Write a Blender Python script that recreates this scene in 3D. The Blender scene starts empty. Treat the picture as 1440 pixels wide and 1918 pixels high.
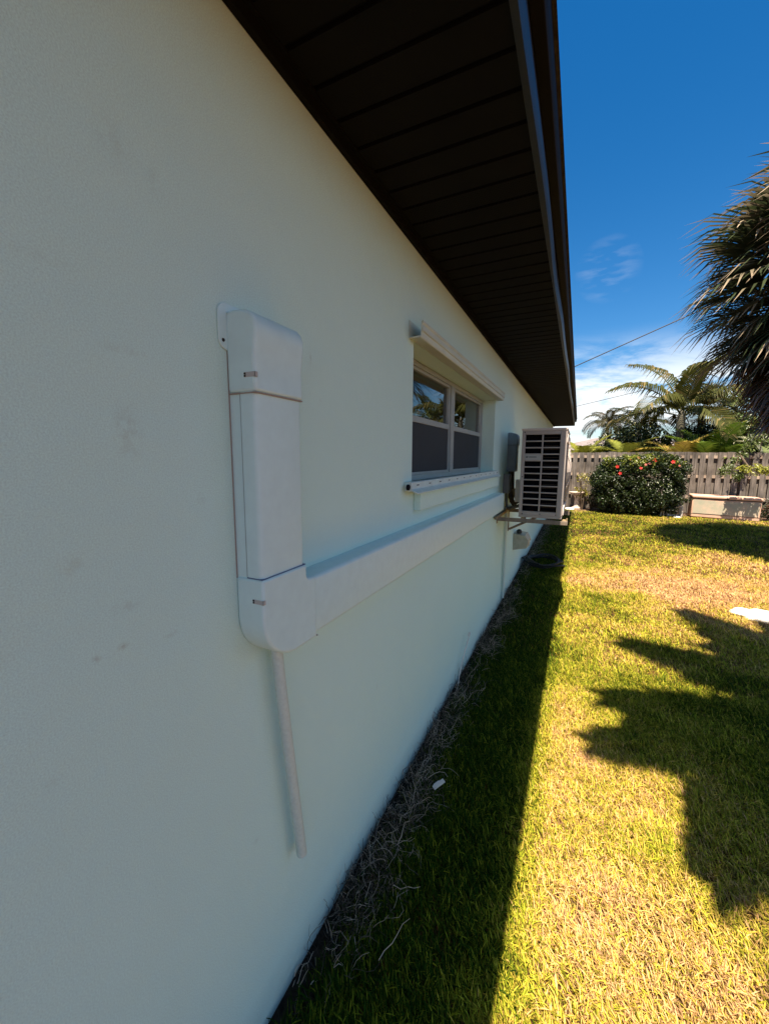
import bpy, bmesh, math, random
import numpy as np
from mathutils import Vector, Matrix
R = math.radians
PI = math.pi
rng = np.random.default_rng(7)
random.seed(7)
scene = bpy.context.scene
COL = scene.collection

# ------------------------------------------------------------------ camera
CAM_X, CAM_H = 0.6292, 1.45
yaw, pitch, roll = R(25.702), R(7.657), R(0.336)
F_PX = 749.6
cy_, sy_, cp_, sp_ = math.cos(yaw), math.sin(yaw), math.cos(pitch), math.sin(pitch)
fwd = Vector((-sy_*cp_, cy_*cp_, -sp_))
rt = Vector((cy_, sy_, 0)); upv = rt.cross(fwd)
r2 = rt*math.cos(roll) + upv*math.sin(roll)
u2 = -rt*math.sin(roll) + upv*math.cos(roll)
cam_d = bpy.data.cameras.new('camera')
cam = bpy.data.objects.new('camera', cam_d); COL.objects.link(cam)
m3 = Matrix((r2, u2, -fwd)).transposed()
cam.matrix_world = Matrix.Translation((CAM_X, 0, CAM_H)) @ m3.to_4x4()
cam_d.sensor_fit = 'HORIZONTAL'; cam_d.sensor_width = 36.0
cam_d.lens = F_PX/1440*36.0
cam_d.clip_start = 0.02; cam_d.clip_end = 2000
scene.camera = cam

# ------------------------------------------------------------------ world and sun
SUN_EL = 69.5
world = bpy.data.worlds.new('World'); scene.world = world; world.use_nodes = True
nt = world.node_tree; nt.nodes.clear()
def N(t, k, **kw):
    n = t.nodes.new(k)
    for a, v in kw.items():
        if a == 'inp':
            for i, x in v.items(): n.inputs[i].default_value = x
        else: setattr(n, a, v)
    return n
sky = N(nt, 'ShaderNodeTexSky', sky_type='NISHITA', sun_disc=False, sun_elevation=R(SUN_EL), sun_rotation=PI,
        altitude=0.0, air_density=1.0, dust_density=0.3, ozone_density=3.0)
hs = N(nt, 'ShaderNodeHueSaturation', inp={'Hue': 0.5, 'Saturation': 1.4, 'Value': 1.12})
tc = N(nt, 'ShaderNodeTexCoord'); sep = N(nt, 'ShaderNodeSeparateXYZ')
mp = N(nt, 'ShaderNodeMapping', inp={'Scale': (1.6, 1.6, 6.5), 'Rotation': (0.25, 0.1, 0.3)})
nz = N(nt, 'ShaderNodeTexNoise', inp={'Scale': 2.6, 'Detail': 9.0, 'Roughness': 0.62, 'Distortion': 0.6})
cr = N(nt, 'ShaderNodeMapRange', inp={1: 0.50, 2: 0.74}); cr.interpolation_type = 'SMOOTHSTEP'
el = N(nt, 'ShaderNodeMapRange', inp={1: 0.27, 2: 0.13}); el.interpolation_type = 'SMOOTHSTEP'
mu = N(nt, 'ShaderNodeMath', operation='MULTIPLY'); mu2 = N(nt, 'ShaderNodeMath', operation='MULTIPLY', inp={1: 0.9})
hz = N(nt, 'ShaderNodeMapRange', inp={1: 0.14, 2: 0.0}); hz.interpolation_type = 'SMOOTHSTEP'
mxx = N(nt, 'ShaderNodeMath', operation='MAXIMUM'); hz2 = N(nt, 'ShaderNodeMath', operation='MULTIPLY', inp={1: 0.10})
mix = N(nt, 'ShaderNodeMixRGB', inp={2: (8.6, 8.8, 8.8, 1)})
bg = N(nt, 'ShaderNodeBackground', inp={1: 0.052}); wo = N(nt, 'ShaderNodeOutputWorld')
L = nt.links.new
L(sky.outputs[0], hs.inputs['Color']); L(tc.outputs['Generated'], sep.inputs[0]); L(tc.outputs['Generated'], mp.inputs[0])
L(mp.outputs[0], nz.inputs['Vector']); L(sep.outputs[2], el.inputs[0]); L(sep.outputs[2], hz.inputs[0])
L(cr.outputs[0], mu.inputs[0]); L(el.outputs[0], mu.inputs[1]); L(mu.outputs[0], mu2.inputs[0])
cdir = (fwd + r2*((1190-720)/F_PX) + u2*((959-690)/F_PX)).normalized()
dt = N(nt, 'ShaderNodeVectorMath', operation='DOT_PRODUCT', inp={1: tuple(cdir)}); cb = N(nt, 'ShaderNodeMapRange', inp={1: .955, 2: .999, 3: 0, 4: .19})
ad_ = N(nt, 'ShaderNodeMath', operation='ADD'); L(tc.outputs['Generated'], dt.inputs[0]); L(dt.outputs['Value'], cb.inputs[0])
L(nz.outputs[0], ad_.inputs[0]); L(cb.outputs[0], ad_.inputs[1]); L(ad_.outputs[0], cr.inputs[0])
L(hz.outputs[0], hz2.inputs[0]); L(mu2.outputs[0], mxx.inputs[0]); L(hz2.outputs[0], mxx.inputs[1])
# unseen broken cumulus behind and right of the viewer, added to brighten the wall
mp2 = N(nt, 'ShaderNodeMapping', inp={'Scale': (2.2, 2.2, 3.4), 'Location': (3.1, .7, 1.9)}); nz2 = N(nt, 'ShaderNodeTexNoise', inp={'Scale': 1.6, 'Detail': 7.0, 'Roughness': 0.58})
L(tc.outputs['Generated'], mp2.inputs[0]); L(mp2.outputs[0], nz2.inputs['Vector'])
c2r = N(nt, 'ShaderNodeMapRange', inp={1: 0.485, 2: 0.63}); c2r.interpolation_type = 'SMOOTHSTEP'; L(nz2.outputs[0], c2r.inputs[0])
sd1 = N(nt, 'ShaderNodeVectorMath', operation='DOT_PRODUCT', inp={1: (.62, -.78, 0)}); L(tc.outputs['Generated'], sd1.inputs[0])
sd2 = N(nt, 'ShaderNodeMapRange', inp={1: .05, 2: .30}); sd2.interpolation_type = 'SMOOTHSTEP'; L(sd1.outputs['Value'], sd2.inputs[0])
m5 = N(nt, 'ShaderNodeMath', operation='MULTIPLY'); L(c2r.outputs[0], m5.inputs[0]); L(sd2.outputs[0], m5.inputs[1])
mx5 = N(nt, 'ShaderNodeMath', operation='MAXIMUM'); L(mxx.outputs[0], mx5.inputs[0]); L(m5.outputs[0], mx5.inputs[1])
# faint cirrus streak higher up
cd2 = (fwd + r2*((1138-720)/F_PX) + u2*((959-505)/F_PX)).normalized()
dt2 = N(nt, 'ShaderNodeVectorMath', operation='DOT_PRODUCT', inp={1: tuple(cd2)}); cb2 = N(nt, 'ShaderNodeMapRange', inp={1: .9982, 2: .9998}); L(tc.outputs['Generated'], dt2.inputs[0]); L(dt2.outputs['Value'], cb2.inputs[0])
mp3 = N(nt, 'ShaderNodeMapping', inp={'Scale': (16, 30, 60), 'Rotation': (.2, .65, 0)}); nz3 = N(nt, 'ShaderNodeTexNoise', inp={'Scale': 1.0, 'Detail': 5.0}); L(tc.outputs['Generated'], mp3.inputs[0]); L(mp3.outputs[0], nz3.inputs['Vector'])
c3 = N(nt, 'ShaderNodeMapRange', inp={1: .45, 2: .85, 4: .20}); L(nz3.outputs[0], c3.inputs[0]); m6 = N(nt, 'ShaderNodeMath', operation='MULTIPLY'); L(cb2.outputs[0], m6.inputs[0]); L(c3.outputs[0], m6.inputs[1])
mx6 = N(nt, 'ShaderNodeMath', operation='MAXIMUM'); L(mx5.outputs[0], mx6.inputs[0]); L(m6.outputs[0], mx6.inputs[1])
L(mx6.outputs[0], mix.inputs[0]); L(hs.outputs[0], mix.inputs[1]); L(mix.outputs[0], bg.inputs[0]); L(bg.outputs[0], wo.inputs[0])

sd = bpy.data.lights.new('sun', 'SUN'); sd.energy = 5.0; sd.angle = R(0.5); sd.color = (1.0, 0.86, 0.70)
so = bpy.data.objects.new('sun', sd); COL.objects.link(so); so.rotation_euler = (R(90-SUN_EL), 0, 0); so.location = (0, -5, 20)

scene.view_settings.view_transform = 'Standard'; scene.view_settings.look = 'None'
scene.view_settings.exposure = 1.45; scene.view_settings.gamma = 1.0
scene.render.engine = 'CYCLES'
scene.cycles.max_bounces = 8; scene.cycles.diffuse_bounces = 4; scene.cycles.transparent_max_bounces = 12

# ------------------------------------------------------------------ helpers
class MB:
    def __init__(s): s.v = []; s.f = []; s.m = []; s.n = 0
    def add(s, vs, fs, mi=0):
        b = s.n; s.v.extend([tuple(v) for v in vs]); s.n += len(vs)
        s.f.extend([tuple(b+i for i in f) for f in fs]); s.m.extend([mi]*len(fs))
    def box(s, x0, x1, y0, y1, z0, z1, mi=0, M=None):
        vs = [(x, y, z) for x in (x0, x1) for y in (y0, y1) for z in (z0, z1)]
        if M is not None: vs = [M @ Vector(v) for v in vs]
        s.add(vs, [(0,1,3,2),(4,6,7,5),(0,4,5,1),(2,3,7,6),(0,2,6,4),(1,5,7,3)], mi)
    def tube(s, pts, rad, seg=10, cap=True, mi=0):
        pts = [Vector(p) for p in pts]; n = len(pts)
        rs = rad if isinstance(rad, (list, tuple)) else [rad]*n
        rings = []; prev = None
        for i, p in enumerate(pts):
            t = (pts[min(i+1, n-1)] - pts[max(i-1, 0)]).normalized()
            if prev is None:
                a = Vector((0,0,1)) if abs(t.z) < .9 else Vector((1,0,0)); u = t.cross(a).normalized()
            else:
                u = (prev - t*prev.dot(t)).normalized()
            prev = u; w = t.cross(u)
            rings.append([p + (u*math.cos(2*PI*k/seg) + w*math.sin(2*PI*k/seg))*rs[i] for k in range(seg)])
        vs = [v for r in rings for v in r]; fs = []
        for i in range(n-1):
            for k in range(seg):
                a = i*seg+k; b = i*seg+(k+1) % seg; fs.append((a, b, b+seg, a+seg))
        if cap: fs.append(tuple(range(seg-1, -1, -1))); fs.append(tuple((n-1)*seg+k for k in range(seg)))
        s.add(vs, fs, mi)
    def extrude(s, prof, f0, f1, mi=0):
        """prof: closed list of 2d points; f0/f1 map (a,b)->xyz at both ends"""
        n = len(prof); vs = [f0(a, b) for a, b in prof] + [f1(a, b) for a, b in prof]
        fs = [(i, (i+1) % n, (i+1) % n + n, i+n) for i in range(n)]
        fs += [tuple(range(n-1, -1, -1)), tuple(range(n, 2*n))]
        s.add(vs, fs, mi)
    def lathe(s, prof, c, seg=20, mi=0):
        vs = []; fs = []; n = len(prof)
        for r, z in prof:
            for k in range(seg): vs.append((c[0]+r*math.cos(2*PI*k/seg), c[1]+r*math.sin(2*PI*k/seg), c[2]+z))
        for i in range(n-1):
            for k in range(seg):
                a = i*seg+k; b = i*seg+(k+1) % seg; fs.append((a, b, b+seg, a+seg))
        fs += [tuple(range(seg-1, -1, -1)), tuple((n-1)*seg+k for k in range(seg))]
        s.add(vs, fs, mi)
    def build(s, name, mats, parent=None, smooth=False, bevel=0, seg=2, loc=None, sharp=40):
        me = bpy.data.meshes.new(name); me.from_pydata(s.v, [], s.f)
        if not isinstance(mats, (list, tuple)): mats = [mats]
        for m in mats: me.materials.append(m)
        if len(mats) > 1: me.polygons.foreach_set('material_index', s.m)
        bm = bmesh.new(); bm.from_mesh(me); bmesh.ops.recalc_face_normals(bm, faces=bm.faces); bm.to_mesh(me); bm.free()
        if smooth:
            me.polygons.foreach_set('use_smooth', [True]*len(me.polygons))
            me.set_sharp_from_angle(angle=R(sharp))
        o = bpy.data.objects.new(name, me); COL.objects.link(o)
        if parent is not None: o.parent = parent
        if loc is not None: o.location = loc
        if bevel:
            b = o.modifiers.new('bevel', 'BEVEL'); b.width = bevel; b.segments = seg; b.limit_method = 'ANGLE'; b.angle_limit = R(35)
            b.harden_normals = False
            me.polygons.foreach_set('use_smooth', [True]*len(me.polygons)); me.set_sharp_from_angle(angle=R(35))
        return o

def npmesh(name, V, Fq, mats, parent=None, col=None, mi=None, loc=None):
    """fast mesh: V (n,3), Fq list of index arrays (k,3 or 4)"""
    me = bpy.data.meshes.new(name)
    V = np.asarray(V, dtype=np.float32)
    me.vertices.add(len(V)); me.vertices.foreach_set('co', V.ravel())
    loops = np.concatenate([f.ravel() for f in Fq]).astype(np.int32)
    cnt = np.concatenate([np.full(len(f), f.shape[1]) for f in Fq]).astype(np.int32)
    me.loops.add(len(loops)); me.loops.foreach_set('vertex_index', loops)
    st = np.concatenate([[0], np.cumsum(cnt)[:-1]]).astype(np.int32)
    me.polygons.add(len(cnt)); me.polygons.foreach_set('loop_start', st)
    me.update(calc_edges=True)
    if not isinstance(mats, (list, tuple)): mats = [mats]
    for m in mats: me.materials.append(m)
    if mi is not None: me.polygons.foreach_set('material_index', np.asarray(mi, dtype=np.int32))
    if col is not None:
        a = me.color_attributes.new('tint', 'FLOAT_COLOR', 'POINT')
        c = np.ones((len(V), 4), dtype=np.float32); c[:, :3] = col; a.data.foreach_set('color', c.ravel())
    me.validate(clean_customdata=False)
    o = bpy.data.objects.new(name, me); COL.objects.link(o)
    if parent is not None: o.parent = parent
    if loc is not None: o.location = loc
    return o

def tag(o, label=None, cat=None, group=None, kind=None):
    if label: o['label'] = label
    if cat: o['category'] = cat
    if group: o['group'] = group
    if kind: o['kind'] = kind
    return o
def empty(name, loc, label, cat, group=None):
    o = bpy.data.objects.new(name, None); COL.objects.link(o); o.location = loc; o.empty_display_size = .1
    return tag(o, label, cat, group)
def keep(o, root):      # child mesh built in world coordinates under an offset, unrotated root
    o.parent = root; o.location = Vector(o.location) - root.location
    return o

# ------------------------------------------------------------------ materials
def mat(name, base, rough=.6, spec=.4, noise=None, bump=None, metal=0, col2=None, trans=0, attr=False, back=0):
    """noise=(scale, lo-mult, hi-mult); bump=(scale, strength, distance)"""
    m = bpy.data.materials.new(name); m.use_nodes = True; t = m.node_tree; p = t.nodes['Principled BSDF']; k = t.links.new
    p.inputs['Roughness'].default_value = rough; p.inputs['Specular IOR Level'].default_value = spec
    p.inputs['Metallic'].default_value = metal
    p.inputs['Base Color'].default_value = (*base, 1)
    src = None
    tcn = N(t, 'ShaderNodeTexCoord')
    if attr:
        a = N(t, 'ShaderNodeAttribute', attribute_name='tint'); src = a.outputs['Color']
    if noise:
        n = N(t, 'ShaderNodeTexNoise', inp={'Scale': noise[0], 'Detail': 6.0, 'Roughness': .6}); k(tcn.outputs['Object'], n.inputs['Vector'])
        r = N(t, 'ShaderNodeMapRange', inp={1: .3, 2: .7, 3: 0, 4: 1}); k(n.outputs[0], r.inputs[0])
        mx = N(t, 'ShaderNodeMixRGB')
        c2 = col2 or tuple(min(1, c*noise[2]) for c in base)
        mx.inputs[1].default_value = (*[c*noise[1] for c in base], 1); mx.inputs[2].default_value = (*c2, 1)
        k(r.outputs[0], mx.inputs[0]); src = mx.outputs[0]
    if src is not None: k(src, p.inputs['Base Color'])
    if bump:
        n = N(t, 'ShaderNodeTexNoise', inp={'Scale': bump[0], 'Detail': 5.0, 'Roughness': .65}); k(tcn.outputs['Object'], n.inputs['Vector'])
        b = N(t, 'ShaderNodeBump', inp={'Strength': bump[1], 'Distance': bump[2]}); k(n.outputs[0], b.inputs['Height']); k(b.outputs[0], p.inputs['Normal'])
    if trans:
        out = t.nodes['Material Output']; tr = N(t, 'ShaderNodeBsdfTranslucent'); ad = N(t, 'ShaderNodeMixShader', inp={0: trans})
        if src is not None: k(src, tr.inputs[0])
        else: tr.inputs[0].default_value = (*base, 1)
        k(p.outputs[0], ad.inputs[1]); k(tr.outputs[0], ad.inputs[2]); k(ad.outputs[0], out.inputs[0])
    return m

def stucco_mat():
    m = bpy.data.materials.new('painted_stucco'); m.use_nodes = True; t = m.node_tree; p = t.nodes['Principled BSDF']; k = t.links.new
    p.inputs['Roughness'].default_value = .75; p.inputs['Specular IOR Level'].default_value = .25
    g = N(t, 'ShaderNodeNewGeometry')
    # broad tonal drift
    n1 = N(t, 'ShaderNodeTexNoise', inp={'Scale': 1.6, 'Detail': 4.0}); k(g.outputs['Position'], n1.inputs['Vector'])
    mx = N(t, 'ShaderNodeMixRGB', inp={1: (.58, .775, .71, 1), 2: (.63, .825, .76, 1)}); k(n1.outputs[0], mx.inputs[0])
    last = mx.outputs[0]
    # fine sand speckle
    n2 = N(t, 'ShaderNodeTexNoise', inp={'Scale': 420.0, 'Detail': 3.0}); k(g.outputs['Position'], n2.inputs['Vector'])
    r2_ = N(t, 'ShaderNodeMapRange', inp={1: .3, 2: .7, 3: .90, 4: 1.08}); k(n2.outputs[0], r2_.inputs[0])
    mm = N(t, 'ShaderNodeMixRGB', blend_type='MULTIPLY', inp={0: 1.0}); k(last, mm.inputs[1]); k(r2_.outputs[0], mm.inputs[2]); last = mm.outputs[0]
    # smudges and scuffs at given (y, z, ry, rz, strength)
    marks = [(.395,1.49,.018,.035,.55),(.405,1.90,.022,.03,.30),(.30,1.30,.014,.012,.45),(.465,1.88,.012,.02,.3),(.20,1.20,.022,.012,.4),
             (.32,1.15,.006,.005,.8),(.36,1.153,.008,.005,.9),(.44,1.14,.012,.005,.6),(.37,1.215,.02,.008,.4),(.52,1.37,.008,.014,.3),
             (.40,1.61,.03,.006,.35),(.30,1.70,.03,.006,.25),(.87,1.70,.004,.014,.6),(.91,1.60,.003,.006,.5),(.25,1.885,.006,.02,.3),
             (.06,1.5,.006,.004,.7),(.62,.55,.008,.008,.35),(.17,.75,.012,.008,.3),(.25,1.0,.012,.008,.3),(1.25,.6,.008,.01,.3)]
    nd = N(t, 'ShaderNodeTexNoise', inp={'Scale': 60.0, 'Detail': 6.0, 'Roughness': .7}); k(g.outputs['Position'], nd.inputs['Vector'])
    sep_ = N(t, 'ShaderNodeSeparateXYZ'); k(g.outputs['Position'], sep_.inputs[0])
    acc = None
    for (y, z, ry, rz, st) in marks:
        a = N(t, 'ShaderNodeMath', operation='SUBTRACT', inp={1: y}); k(sep_.outputs[1], a.inputs[0])
        a2 = N(t, 'ShaderNodeMath', operation='DIVIDE', inp={1: ry}); k(a.outputs[0], a2.inputs[0])
        b = N(t, 'ShaderNodeMath', operation='SUBTRACT', inp={1: z}); k(sep_.outputs[2], b.inputs[0])
        b2 = N(t, 'ShaderNodeMath', operation='DIVIDE', inp={1: rz}); k(b.outputs[0], b2.inputs[0])
        c = N(t, 'ShaderNodeCombineXYZ'); k(a2.outputs[0], c.inputs[0]); k(b2.outputs[0], c.inputs[1])
        l = N(t, 'ShaderNodeVectorMath', operation='LENGTH'); k(c.outputs[0], l.inputs[0])
        rr = N(t, 'ShaderNodeMapRange', inp={1: 1.6, 2: .2, 3: 0, 4: st}); k(l.outputs['Value'], rr.inputs[0])
        if acc is None: acc = rr.outputs[0]
        else:
            mxn = N(t, 'ShaderNodeMath', operation='MAXIMUM'); k(acc, mxn.inputs[0]); k(rr.outputs[0], mxn.inputs[1]); acc = mxn.outputs[0]
    rd = N(t, 'ShaderNodeMapRange', inp={1: .42, 2: .58}); k(nd.outputs[0], rd.inputs[0]); rd.inputs[4].default_value = .40
    ml = N(t, 'ShaderNodeMath', operation='MULTIPLY'); k(acc, ml.inputs[0]); k(rd.outputs[0], ml.inputs[1])
    mk = N(t, 'ShaderNodeMixRGB', inp={2: (.27, .24, .17, 1)}); k(ml.outputs[0], mk.inputs[0]); k(last, mk.inputs[1]); last = mk.outputs[0]
    # soil splash staining low on the wall
    zz = N(t, 'ShaderNodeMapRange', inp={1: .14, 2: .0, 3: 0, 4: .7}); k(sep_.outputs[2], zz.inputs[0])
    n4 = N(t, 'ShaderNodeTexNoise', inp={'Scale': 14.0, 'Detail': 6.0, 'Roughness': .7}); k(g.outputs['Position'], n4.inputs['Vector'])
    m4 = N(t, 'ShaderNodeMath', operation='MULTIPLY'); k(zz.outputs[0], m4.inputs[0]); k(n4.outputs[0], m4.inputs[1])
    mq = N(t, 'ShaderNodeMixRGB', inp={2: (.22, .20, .16, 1)}); k(m4.outputs[0], mq.inputs[0]); k(last, mq.inputs[1]); last = mq.outputs[0]
    k(last, p.inputs['Base Color'])
    n3 = N(t, 'ShaderNodeTexNoise', inp={'Scale': 260.0, 'Detail': 4.0, 'Roughness': .6}); k(g.outputs['Position'], n3.inputs['Vector'])
    n5 = N(t, 'ShaderNodeTexNoise', inp={'Scale': 9.0, 'Detail': 3.0}); k(g.outputs['Position'], n5.inputs['Vector'])
    b1 = N(t, 'ShaderNodeBump', inp={'Strength': .5, 'Distance': .0022}); k(n3.outputs[0], b1.inputs['Height'])
    b2 = N(t, 'ShaderNodeBump', inp={'Strength': .35, 'Distance': .012}); k(n5.outputs[0], b2.inputs['Height']); k(b1.outputs[0], b2.inputs['Normal'])
    k(b2.outputs[0], p.inputs['Normal'])
    return m

def soffit_mat():
    m = bpy.data.materials.new('brown_vinyl'); m.use_nodes = True; t = m.node_tree; p = t.nodes['Principled BSDF']; k = t.links.new
    p.inputs['Roughness'].default_value = .7; p.inputs['Specular IOR Level'].default_value = .06
    g = N(t, 'ShaderNodeNewGeometry')
    mp_ = N(t, 'ShaderNodeMapping', inp={'Scale': (110, 110, 110), 'Rotation': (0, 0, PI/4)}); k(g.outputs['Position'], mp_.inputs[0])
    v = N(t, 'ShaderNodeTexVoronoi', voronoi_dimensions='2D', inp={'Scale': 1.0, 'Randomness': 0.0}); k(mp_.outputs[0], v.inputs['Vector'])
    h = N(t, 'ShaderNodeMapRange', inp={1: .20, 2: .26}); k(v.outputs['Distance'], h.inputs[0])
    s_ = N(t, 'ShaderNodeSeparateXYZ'); k(g.outputs['Position'], s_.inputs[0])
    # one panel in three (0.3 m wide) is vented, more of them further along
    w = N(t, 'ShaderNodeMath', operation='GREATER_THAN', inp={1: 1.36}); k(s_.outputs[1], w.inputs[0])
    inv = N(t, 'ShaderNodeMath', operation='SUBTRACT', inp={0: 1.0}); k(h.outputs[0], inv.inputs[1])
    ml = N(t, 'ShaderNodeMath', operation='MULTIPLY'); k(inv.outputs[0], ml.inputs[0]); k(w.outputs[0], ml.inputs[1])
    n = N(t, 'ShaderNodeTexNoise', inp={'Scale': 8.0, 'Detail': 5.0}); k(g.outputs['Position'], n.inputs['Vector'])
    c = N(t, 'ShaderNodeMixRGB', inp={1: (.006, .0058, .0046, 1), 2: (.0105, .010, .008, 1)}); k(n.outputs[0], c.inputs[0])
    mx = N(t, 'ShaderNodeMixRGB', inp={2: (.001, .001, .001, 1)}); k(ml.outputs[0], mx.inputs[0]); k(c.outputs[0], mx.inputs[1]); k(mx.outputs[0], p.inputs['Base Color'])
    return m

def ground_mat():
    m = bpy.data.materials.new('lawn_soil'); m.use_nodes = True; t = m.node_tree; p = t.nodes['Principled BSDF']; k = t.links.new
    p.inputs['Roughness'].default_value = .95; p.inputs['Specular IOR Level'].default_value = .1
    g = N(t, 'ShaderNodeNewGeometry')
    n = N(t, 'ShaderNodeTexNoise', inp={'Scale': 1.3, 'Detail': 5.0}); k(g.outputs['Position'], n.inputs['Vector'])
    n2 = N(t, 'ShaderNodeTexNoise', inp={'Scale': 90.0, 'Detail': 6.0, 'Roughness': .7}); k(g.outputs['Position'], n2.inputs['Vector'])
    r = N(t, 'ShaderNodeMapRange', inp={1: .35, 2: .65}); k(n.outputs[0], r.inputs[0])
    c = N(t, 'ShaderNodeMixRGB', inp={1: (.10, .06, .018, 1), 2: (.20, .085, .045, 1)}); k(r.outputs[0], c.inputs[0])
    r3 = N(t, 'ShaderNodeMapRange', inp={1: .35, 2: .65, 3: .35, 4: 1.3}); k(n2.outputs[0], r3.inputs[0])
    mm = N(t, 'ShaderNodeMixRGB', blend_type='MULTIPLY', inp={0: 1.0}); k(c.outputs[0], mm.inputs[1]); k(r3.outputs[0], mm.inputs[2])
    k(mm.outputs[0], p.inputs['Base Color'])
    b = N(t, 'ShaderNodeBump', inp={'Strength': .8, 'Distance': .02}); k(n2.outputs[0], b.inputs['Height']); k(b.outputs[0], p.inputs['Normal'])
    return m

def wood_mat(name, a, b):
    m = bpy.data.materials.new(name); m.use_nodes = True; t = m.node_tree; p = t.nodes['Principled BSDF']; k = t.links.new
    p.inputs['Roughness'].default_value = .85; p.inputs['Specular IOR Level'].default_value = .15
    tcn = N(t, 'ShaderNodeTexCoord')
    mp_ = N(t, 'ShaderNodeMapping', inp={'Scale': (40, 10, 1.6)}); k(tcn.outputs['Object'], mp_.inputs[0])
    n = N(t, 'ShaderNodeTexNoise', inp={'Scale': 1.0, 'Detail': 7.0, 'Roughness': .65}); k(mp_.outputs[0], n.inputs['Vector'])
    n2 = N(t, 'ShaderNodeTexNoise', inp={'Scale': 3.5, 'Detail': 4.0}); k(tcn.outputs['Object'], n2.inputs['Vector'])
    c = N(t, 'ShaderNodeMixRGB', inp={1: (*a, 1), 2: (*b, 1)}); r = N(t, 'ShaderNodeMapRange', inp={1: .35, 2: .65}); k(n.outputs[0], r.inputs[0]); k(r.outputs[0], c.inputs[0])
    r3 = N(t, 'ShaderNodeMapRange', inp={1: .3, 2: .7, 3: .6, 4: 1.25}); k(n2.outputs[0], r3.inputs[0])
    mm = N(t, 'ShaderNodeMixRGB', blend_type='MULTIPLY', inp={0: 1.0}); k(c.outputs[0], mm.inputs[1]); k(r3.outputs[0], mm.inputs[2]); k(mm.outputs[0], p.inputs['Base Color'])
    return m

def glass_mat():
    m = bpy.data.materials.new('window_glass'); m.use_nodes = True; t = m.node_tree; t.nodes.clear(); k = t.links.new
    o = N(t, 'ShaderNodeOutputMaterial'); g = N(t, 'ShaderNodeBsdfGlossy', inp={'Color': (1, 1, 1, 1), 'Roughness': .004})
    tr = N(t, 'ShaderNodeBsdfTransparent', inp={'Color': (.55, .6, .6, 1)}); fr = N(t, 'ShaderNodeFresnel', inp={'IOR': 1.75}); mx = N(t, 'ShaderNodeMixShader')
    n = N(t, 'ShaderNodeTexNoise', inp={'Scale': 4.0, 'Detail': 1.0}); b = N(t, 'ShaderNodeBump', inp={'Strength': .05, 'Distance': .004})
    tcn = N(t, 'ShaderNodeTexCoord'); k(tcn.outputs['Object'], n.inputs['Vector']); k(n.outputs[0], b.inputs['Height']); k(b.outputs[0], g.inputs['Normal'])
    k(fr.outputs[0], mx.inputs[0]); k(tr.outputs[0], mx.inputs[1]); k(g.outputs[0], mx.inputs[2]); k(mx.outputs[0], o.inputs[0])
    return m
def screen_mat():
    m = bpy.data.materials.new('insect_screen'); m.use_nodes = True; t = m.node_tree; p = t.nodes['Principled BSDF']; k = t.links.new
    p.inputs['Base Color'].default_value = (.035, .045, .055, 1); p.inputs['Roughness'].default_value = .6
    p.inputs['Specular IOR Level'].default_value = .3
    tcn = N(t, 'ShaderNodeTexCoord'); n = N(t, 'ShaderNodeTexNoise', inp={'Scale': 7.0, 'Detail': 2.0}); k(tcn.outputs['Object'], n.inputs['Vector'])
    r = N(t, 'ShaderNodeMapRange', inp={1: .3, 2: .7, 3: .78, 4: .84}); k(n.outputs[0], r.inputs[0]); k(r.outputs[0], p.inputs['Alpha'])
    return m

M = {}
M['stucco'] = stucco_mat(); M['soffit'] = soffit_mat(); M['ground'] = ground_mat(); M['glass'] = glass_mat(); M['screen'] = screen_mat()
M['fascia'] = mat('bronze_aluminium', (.014, .015, .018), .4, .35, noise=(6, .8, 1.25), bump=(3, .25, .01))
M['drip'] = mat('dark_red_brown_metal', (.005, .0045, .0075), .6, .12, noise=(9, .8, 1.2))
M['shingle'] = mat('asphalt_shingle', (.05, .045, .04), .9, .2, noise=(30, .6, 1.5), bump=(60, .5, .01))
M['vinyl'] = mat('white_duct_vinyl', (.62, .80, .79), .42, .35, noise=(30, .955, 1.02), bump=(180, .15, .0012))
M['vinyl_dirty'] = mat('weathered_white_vinyl', (.62, .73, .68), .5, .4, noise=(22, .86, 1.05))
M['pvc'] = mat('painted_pvc', (.58, .66, .60), .5, .35, noise=(120, .88, 1.03), bump=(120, .2, .001))
M['hole'] = mat('black_recess', (.004, .004, .004), .9, .1)
M['slot'] = mat('slot_shade_grey', (.45, .43, .40), .6, .3)
M['screw'] = mat('zinc_screw', (.35, .34, .32), .35, .5, metal=.9)
M['cream'] = mat('cream_painted_metal', (.55, .62, .54), .45, .4, noise=(12, .93, 1.04))
M['white_frame'] = mat('white_window_frame', (.34, .38, .37), .45, .4, noise=(15, .9, 1.05))
M['seal'] = mat('dark_seal', (.03, .03, .03), .7, .2)
M['room'] = mat('dim_room_paint', (.16, .16, .16), .9, .1)
M['blind'] = mat('roller_blind', (.30, .30, .26), .8, .2)
M['curtain'] = mat('room_curtain', (.12, .15, .19), .85, .1, noise=(8, .8, 1.2))
M['ac'] = mat('ivory_enamel', (.62, .55, .50), .42, .4, noise=(7, .95, 1.03))
M['acgrille'] = mat('grey_ivory_grille', (.44, .385, .345), .5, .35, noise=(9, .9, 1.05))
M['fin'] = mat('condenser_fins', (.003, .003, .004), .8, .05)
M['tube'] = mat('copper_tube', (.10, .07, .05), .35, .5, metal=.8)
M['badge'] = mat('grey_badge', (.42, .42, .40), .5, .4)
M['badge_ink'] = mat('badge_ink', (.10, .13, .13), .5, .3)
M['bracket'] = mat('tan_steel', (.24, .19, .14), .5, .4, noise=(25, .75, 1.15))
M['conduit_dark'] = mat('grey_conduit', (.10, .105, .11), .5, .4, noise=(12, .8, 1.2))
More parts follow.
